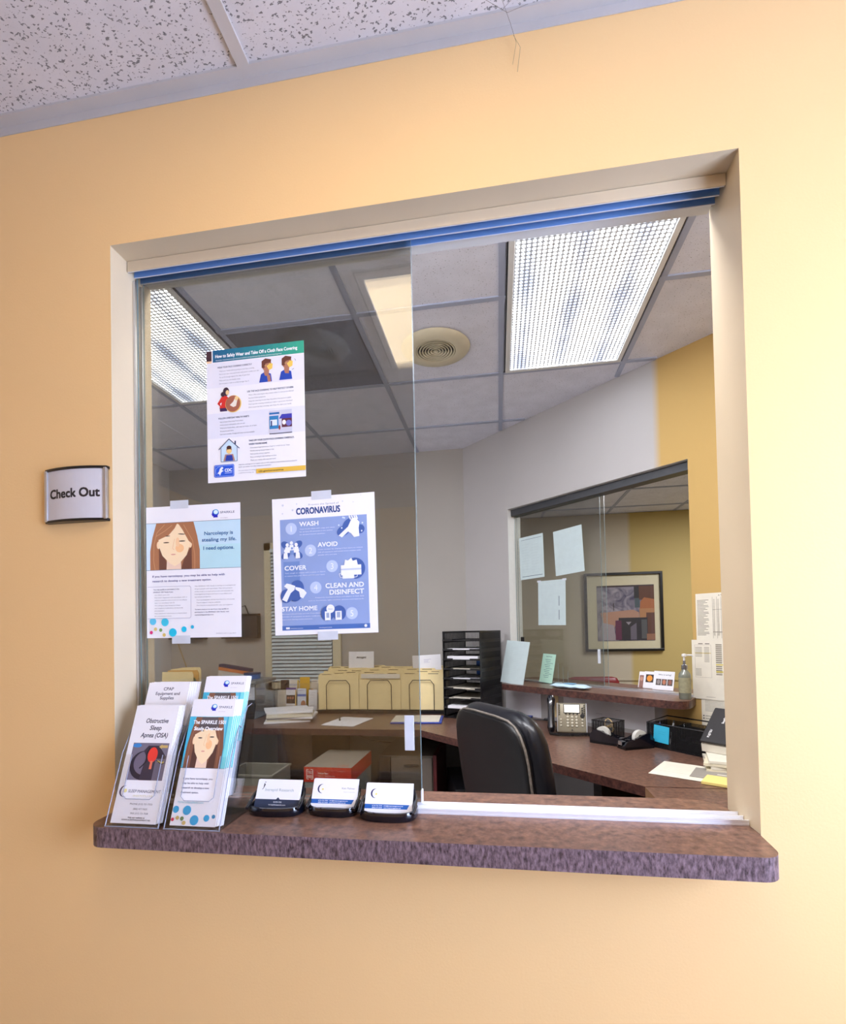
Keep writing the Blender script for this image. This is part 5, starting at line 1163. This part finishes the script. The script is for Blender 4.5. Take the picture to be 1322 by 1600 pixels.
# notices on the oblique wall right of the far window
S = Sheet(150, 215, M_PAPER2, .4); S.text(100, 14, 'A. TEST FEES', 5, (60, 56, 50), 44, bold=.03); [S.rect(6, 30+6.2*i, (52, 38, 46, 30, 50)[i % 5], 2.2, (104, 98, 88)) for i in range(27)]; [S.rect(x, 18, 1, 190, (110, 104, 94)) for x in (74, 92, 110, 128)]; [S.rect(74+18*j+4, 30+6.2*i, 6, 2, (130, 122, 108)) for i in range(27) for j in range(4)]; S.rect(74, 76, 70, 1, (90, 84, 74)); S.rect(74, 178, 70, 2, (90, 84, 74))
tag(S.build('wall_notice', loc=D(1.70, .002, 1.395), rot=RD), 'printed price table on the mustard wall above the other notices', 'notice')
S = Sheet(160, 275, M_PAPER2, .4); S.frame(14, 24, 72, 150, .8, (140, 132, 118)); S.rect(30, 16, 20, 4, (100, 94, 84)); S.rect(60, 16, 20, 4, (100, 94, 84)); [S.rect(16, 34+6*i, 30, 2, (120, 112, 100)) for i in range(8)]; [S.rect(56, 34+6*i, 22, 2, (120, 112, 100)) for i in range(12)]; [S.rect(16, 134+6*i, 26, 2, (120, 112, 100)) for i in range(6)]; S.rect(14, 60, 72, 3, (196, 176, 110)); [S.rect(106, 20+9*i, 26, 5, (130, 122, 108)) for i in range(16)]; S.rect(106, 110, 30, 6, (214, 196, 100)); S.rect(106, 142, 30, 6, (214, 196, 100)); S.rect(60, 262, 40, 2, (170, 160, 150))
tag(S.build('wall_notice', loc=D(1.682, .004, 1.150), rot=RD), 'large cream notice hanging beside the sanitizer bottle', 'notice')
S = Sheet(150, 130, M_PAPER2, .4); [S.rect(16, 12+6*i, 110, 1.6, (130, 124, 114)) for i in range(9)]; S.ell(9, 84, 3, 3, (40, 36, 34)); S.rect(16, 83, 110, 2, (60, 56, 50)); S.ell(9, 96, 3, 3, (40, 36, 34)); S.rect(16, 95, 110, 2, (60, 56, 50))
tag(S.build('wall_notice', loc=D(1.713, .002, .955), rot=RD), 'lowest notice on the mustard wall behind the scanner', 'notice')

# on the far ledge
S = Sheet(190, 268, M_BLUEP, 1); [S.rect(26, 40+11*i, (130, 110, 120, 90)[i % 4], 1, (186, 200, 204)) for i in range(16)]
tag(S.build('ledge_notice', loc=D(.585, .125, ZS+.131), rot=(-.20, .06, -PI/4)), 'blank pale sheet leaning at the left end of the far ledge', 'paper')
t = tag(empty('table_sign_holder', D(.715, -.01, ZS), (0, 0, -PI/4)), 'small clear holder with pale green card on the far ledge', 'sign holder')
S = Sheet(100, 178, ink((176, 214, 196)), 1); S.text(50, 20, 'NOTICE', 7, (70, 90, 96), 44, 'c', .02); [S.rect(24+(i % 3)*6, 34+11*i, (44, 36, 50)[i % 3], 3, (110, 140, 140)) for i in range(11)]
S.build('card_insert', t, loc=(0, .015, .092), rot=(-.20, .05, 0))
g = G(); T = TR((0, .010, .003), (-.20, .05, 0)); g.span((-.053, -.001, 0), (.053, .0, .182), M_ACR, T=T); g.span((-.053, -.02, 0), (.053, .07, .003), M_ACR); g.build('acrylic_stand', t)
t = tag(empty('card_rack', D(.85, -.02, ZS), (0, 0, -PI/4)), 'empty clear acrylic card rack on the far ledge', 'card rack')
for k in range(3):
    g = G(); g.span((-.05+.035*k, .0, 0), (-.048+.035*k, .05, .13-.025*k), M_ACR); g.tube([(-.049+.035*k, 0, 0), (-.049+.035*k, 0, .13-.025*k)], .001, M_GEDGE, 5); g.build('acrylic_divider', t)
g = G(); g.span((-.06, -.01, 0), (.06, .05, .003), M_ACR); g.build('rack_base', t)
g = G(); rings = []
for i in range(9):
    f = i/8; x = -.115+.23*f; rings.append([(x, .045*math.cos(a_)*(1 if 0 < i < 8 else .8), .014+.013*math.sin(a_)*(1 if 0 < i < 8 else .2)+.002*math.sin(i*2.3)) for a_ in [2*PI*j/12 for j in range(12)]])
g.loft(rings, mat('glossy_wipes_film', (196, 224, 238), .15, noise=.06, nscale=40)); o = g.build('wipes_packet', loc=D(.985, .11, ZS), rot=(0, 0, -PI/4+.05), smooth=True); tag(o, 'pale blue film packet of wipes lying on the far ledge', 'packet')
g = G(); g.span((-.03, -.02, .0275), (.03, .02, .0295), mat('wipes_flap', (120, 176, 214), .3), .001); g.build('flap', o)
# pamphlets beyond the far glass
def pamph(s_, t_, W, H, label, fn, rz=0):
    S = Sheet(W, H, M_PAPER, 2); fn(S); p = D(s_, t_, ZS+.0005+H/2000*math.cos(.25)); tag(S.build('pamphlet', loc=(p[0], p[1], p[2]), rot=(-.25, 0, -PI/4+rz)), label, 'pamphlet', 'pamphlets in the waiting room window')
def f1(S): S.text(60, 22, 'Who is caring?', 7, (110, 110, 130), 70, 'c', .02); [ (S.rect(15+31*i, 42, 28, 34, (90, 80, 76)), S.ell(29+31*i, 58, 9, 13, c)) for i, c in enumerate(((150, 140, 140), (190, 120, 90), (150, 96, 80)))]
def f2(S): S.rect(10, 16, 44, 44, (60, 44, 40)); S.ell(32, 38, 16, 17, (232, 150, 50))
def f3(S): S.rect(4, 20, 24, 70, (150, 110, 100)); S.ell(16, 40, 9, 12, (200, 150, 130))
pamph(1.365, -.175, 112, 100, 'white pamphlet with three portrait photographs in the far window', f1); pamph(1.275, -.20, 68, 92, 'pamphlet with orange heart picture in the far window', f2); pamph(1.222, -.215, 40, 88, 'narrow pamphlet with figure at the left of the far window group', f3)
# sanitizer pump bottle
t = tag(empty('sanitizer_bottle', D(1.605, .085, ZS)), 'clear pump bottle of hand sanitizer at the right end of the far ledge', 'bottle')
M_GEL = mat('grey_green_gel', (120, 124, 112), .12, noise=.08, nscale=30, coat=.5)
g = G(); g.lathe([(0, 0), (.024, 0), (.026, .004), (.026, .105), (.024, .118), (.012, .134), (.011, .138), (0, .138)], M_GEL, 24); b_ = g.build('bottle_body', t, smooth=True)
g = G(); g.lathe([(.0264, .03), (.0264, .10)], mat('olive_label', (150, 146, 118), .5, noise=.15, nscale=80), 24); g.build('bottle_label', b_, smooth=True)
g = G(); g.lathe([(0, .138), (.013, .138), (.013, .156), (.006, .160), (.005, .178), (0, .178)], M_STEEL, 18); g.build('collar', t, smooth=True)
g = G(); g.lathe([(.0045, .175), (.0045, .196), (.011, .198), (.010, .208), (0, .21)], M_WHITE, 16); g.tube([(0, 0, .203), (.03, -.004, .203), (.036, -.004, .196)], .004, M_WHITE, 8); g.build('pump', t, smooth=True)
# sheets taped to the inside of the far glass
for s_, z_, W, H, r_, lb, kind in ((.580, 1.816, 200, 278, .02, 'ruled white sheet taped at upper left of the far glass', 0), (.868, 1.816, 208, 275, .05, 'white sheet taped at upper right of the far glass pane', 1), (.733, 1.513, 212, 279, -.02, 'white sheet taped lowest on the far glass', 2)):
    S = Sheet(W, H, M_BLUEP, .4)
    if kind == 0: S.rect(16, 18, 170, 2.5, (90, 110, 130)); S.rect(16, 258, 170, 3, (60, 80, 100)); [S.rect(20+80*(i % 2), 50+9*i, 60, 1, (170, 190, 196)) for i in range(22)]
    elif kind == 1: [S.rect(30, 30+9*i, (150, 130, 140)[i % 3], 1, (182, 198, 204)) for i in range(24)]
    else: S.rect(160, 100, 5, 60, (100, 116, 130)); S.rect(160, 185, 5, 60, (100, 116, 130)); [S.rect(24, 30+9*i, 110, 1, (184, 200, 206)) for i in range(24)]
    p = D(s_, -.057, z_); o = tag(S.build('taped_sheet', loc=p, rot=(0, -r_, -PI/4)), lb, 'paper', 'sheets taped to the far glass')
    if kind == 2:
        for sx in (-1, 1):
            g = G(); g.box((sx*.098, -.0007, .138), (.03, .0005, .012), M_TAPE, T=Matrix.Rotation(0, 4, 'Y')); g.build('tape', o)

# lobby picture and chair
t = tag(empty('framed_picture', (1.178, 4.158, 1.494)), 'square abstract picture with wide cream mat and black frame in the waiting room', 'picture')
PW, PH = .71, .75
g = G()
for a, b in (((-PW/2, -PH/2), (PW/2, -PH/2+.024)), ((-PW/2, PH/2-.024), (PW/2, PH/2)), ((-PW/2, -PH/2+.024), (-PW/2+.024, PH/2-.024)), ((PW/2-.024, -PH/2+.024), (PW/2, PH/2-.024))): g.span((a[0], -.035, a[1]), (b[0], 0, b[1]), M_BLACK, .002)
g.build('picture_frame', t)
g = G(); g.span((-PW/2+.02, -.012, -PH/2+.02), (PW/2-.02, -.002, PH/2-.02), mat('cream_mat_board', (218, 206, 178), .7, noise=.02)); g.build('mat_board', t)
def abstract_mat():
    m = mat('abstract_paint', (128, 122, 136), .6); nt = m.node_tree; b = nt.nodes['Principled BSDF']; tc = nt.nodes.new('ShaderNodeTexCoord')
    n = nt.nodes.new('ShaderNodeTexNoise'); n.inputs['Scale'].default_value = 9; n.inputs['Detail'].default_value = 6; n.inputs['Distortion'].default_value = 1.5; nt.links.new(tc.outputs['Object'], n.inputs['Vector'])
    cr = nt.nodes.new('ShaderNodeValToRGB'); e = cr.color_ramp.elements; e[0].position = .32; e[0].color = (*lin((70, 64, 96)), 1); e[1].position = .7; e[1].color = (*lin((176, 166, 176)), 1)
    nt.links.new(n.outputs['Fac'], cr.inputs[0]); nt.links.new(cr.outputs[0], b.inputs['Base Color']); return m
S = Sheet(520, 530, abstract_mat(), 2, lift=.2)
S.rect(0, 0, 520, 16, (54, 38, 50)); S.rect(340, 16, 50, 110, (38, 34, 44)); S.rect(345, 126, 45, 90, (70, 84, 94)); S.rect(385, 12, 135, 130, (92, 52, 38)); S.poly([(390, 225), (395, 160), (430, 120), (520, 140), (520, 225)], (168, 100, 62))
S.poly([(30, 260), (330, 235), (380, 260), (380, 310), (180, 330), (150, 420), (60, 400)], (178, 134, 116)); S.poly([(40, 350), (150, 380), (170, 525), (20, 520)], (160, 148, 156)); S.rect(385, 225, 135, 100, (176, 124, 86)); S.rect(445, 265, 75, 200, (96, 60, 54))
S.rect(195, 310, 260, 215, (44, 40, 52)); S.rect(165, 335, 55, 185, (96, 40, 74)); S.rect(400, 330, 50, 180, (84, 84, 90)); S.poly([(300, 400), (355, 360), (355, 520), (300, 520)], (104, 96, 112)); S.poly([(260, 350), (310, 350), (285, 380)], (150, 140, 150)); S.rect(150, 170, 5, 70, (40, 30, 34)); S.rect(445, 465, 75, 60, (150, 104, 84))
S.build('painting', t, loc=(.02, -.0145, -.012))
g = G(); g.add([(-PW/2+.022, -.022, -PH/2+.022), (PW/2-.022, -.022, -PH/2+.022), (PW/2-.022, -.022, PH/2-.022), (-PW/2+.022, -.022, PH/2-.022)], [(0, 1, 2, 3)], M_GLASS1); g.build('picture_glass', t)
t = tag(empty('waiting_chair', (.83, 3.62, 0), (0, 0, PI)), 'dark red padded waiting room chair below the framed picture', 'chair')
M_RC = mat('dark_red_vinyl', (122, 22, 28), .4, noise=.06)
g = G(); rings = [superring(0, .22+.05*(z-.5), z, w_, d_, 28, 4) for z, w_, d_ in ((.50, .20, .02), (.56, .225, .03), (.75, .235, .03), (.86, .23, .028), (.895, .21, .022), (.905, .17, .01))]; 
rings = [[(x, -y, z) for x, y, z in reversed(r)] for r in rings]; g.loft(rings, M_RC); g.build('backrest', t, smooth=True)
g = G(); g.box((0, .02, .43), (.48, .46, .08), M_RC, .03); g.build('seat', t, smooth=True)
for sx in (-1, 1):
    for sy in (-1, 1): g = G(); g.tube([(sx*.23, .02+sy*.20, 0), (sx*.23, .02+sy*.20, .40)], .012, M_BLACK, 8); g.build('leg', t)
# stray cobweb strands where the foyer ceiling meets the wall
M_COB = mat('dusty_cobweb', (110, 96, 84), .9)
g = G()
for pts in ([(.03, -.045, HF-.004), (.045, -.02, HF-.02), (.055, -.006, HF-.04), (.048, -.003, HF-.075)], [(.0, -.05, HF-.004), (.04, -.03, HF-.012), (.075, -.03, HF-.004)], [(.05, -.010, HF-.03), (.062, -.006, HF-.05), (.056, -.003, HF-.09)], [(.03, -.03, HF-.006), (.06, -.05, HF-.003), (.11, -.04, HF-.003)]):
    g.tube(pts, .0003, M_COB, 4)
tag(g.build('cobweb'), 'few dusty cobweb strands hanging at the top of the tan wall', 'cobweb')
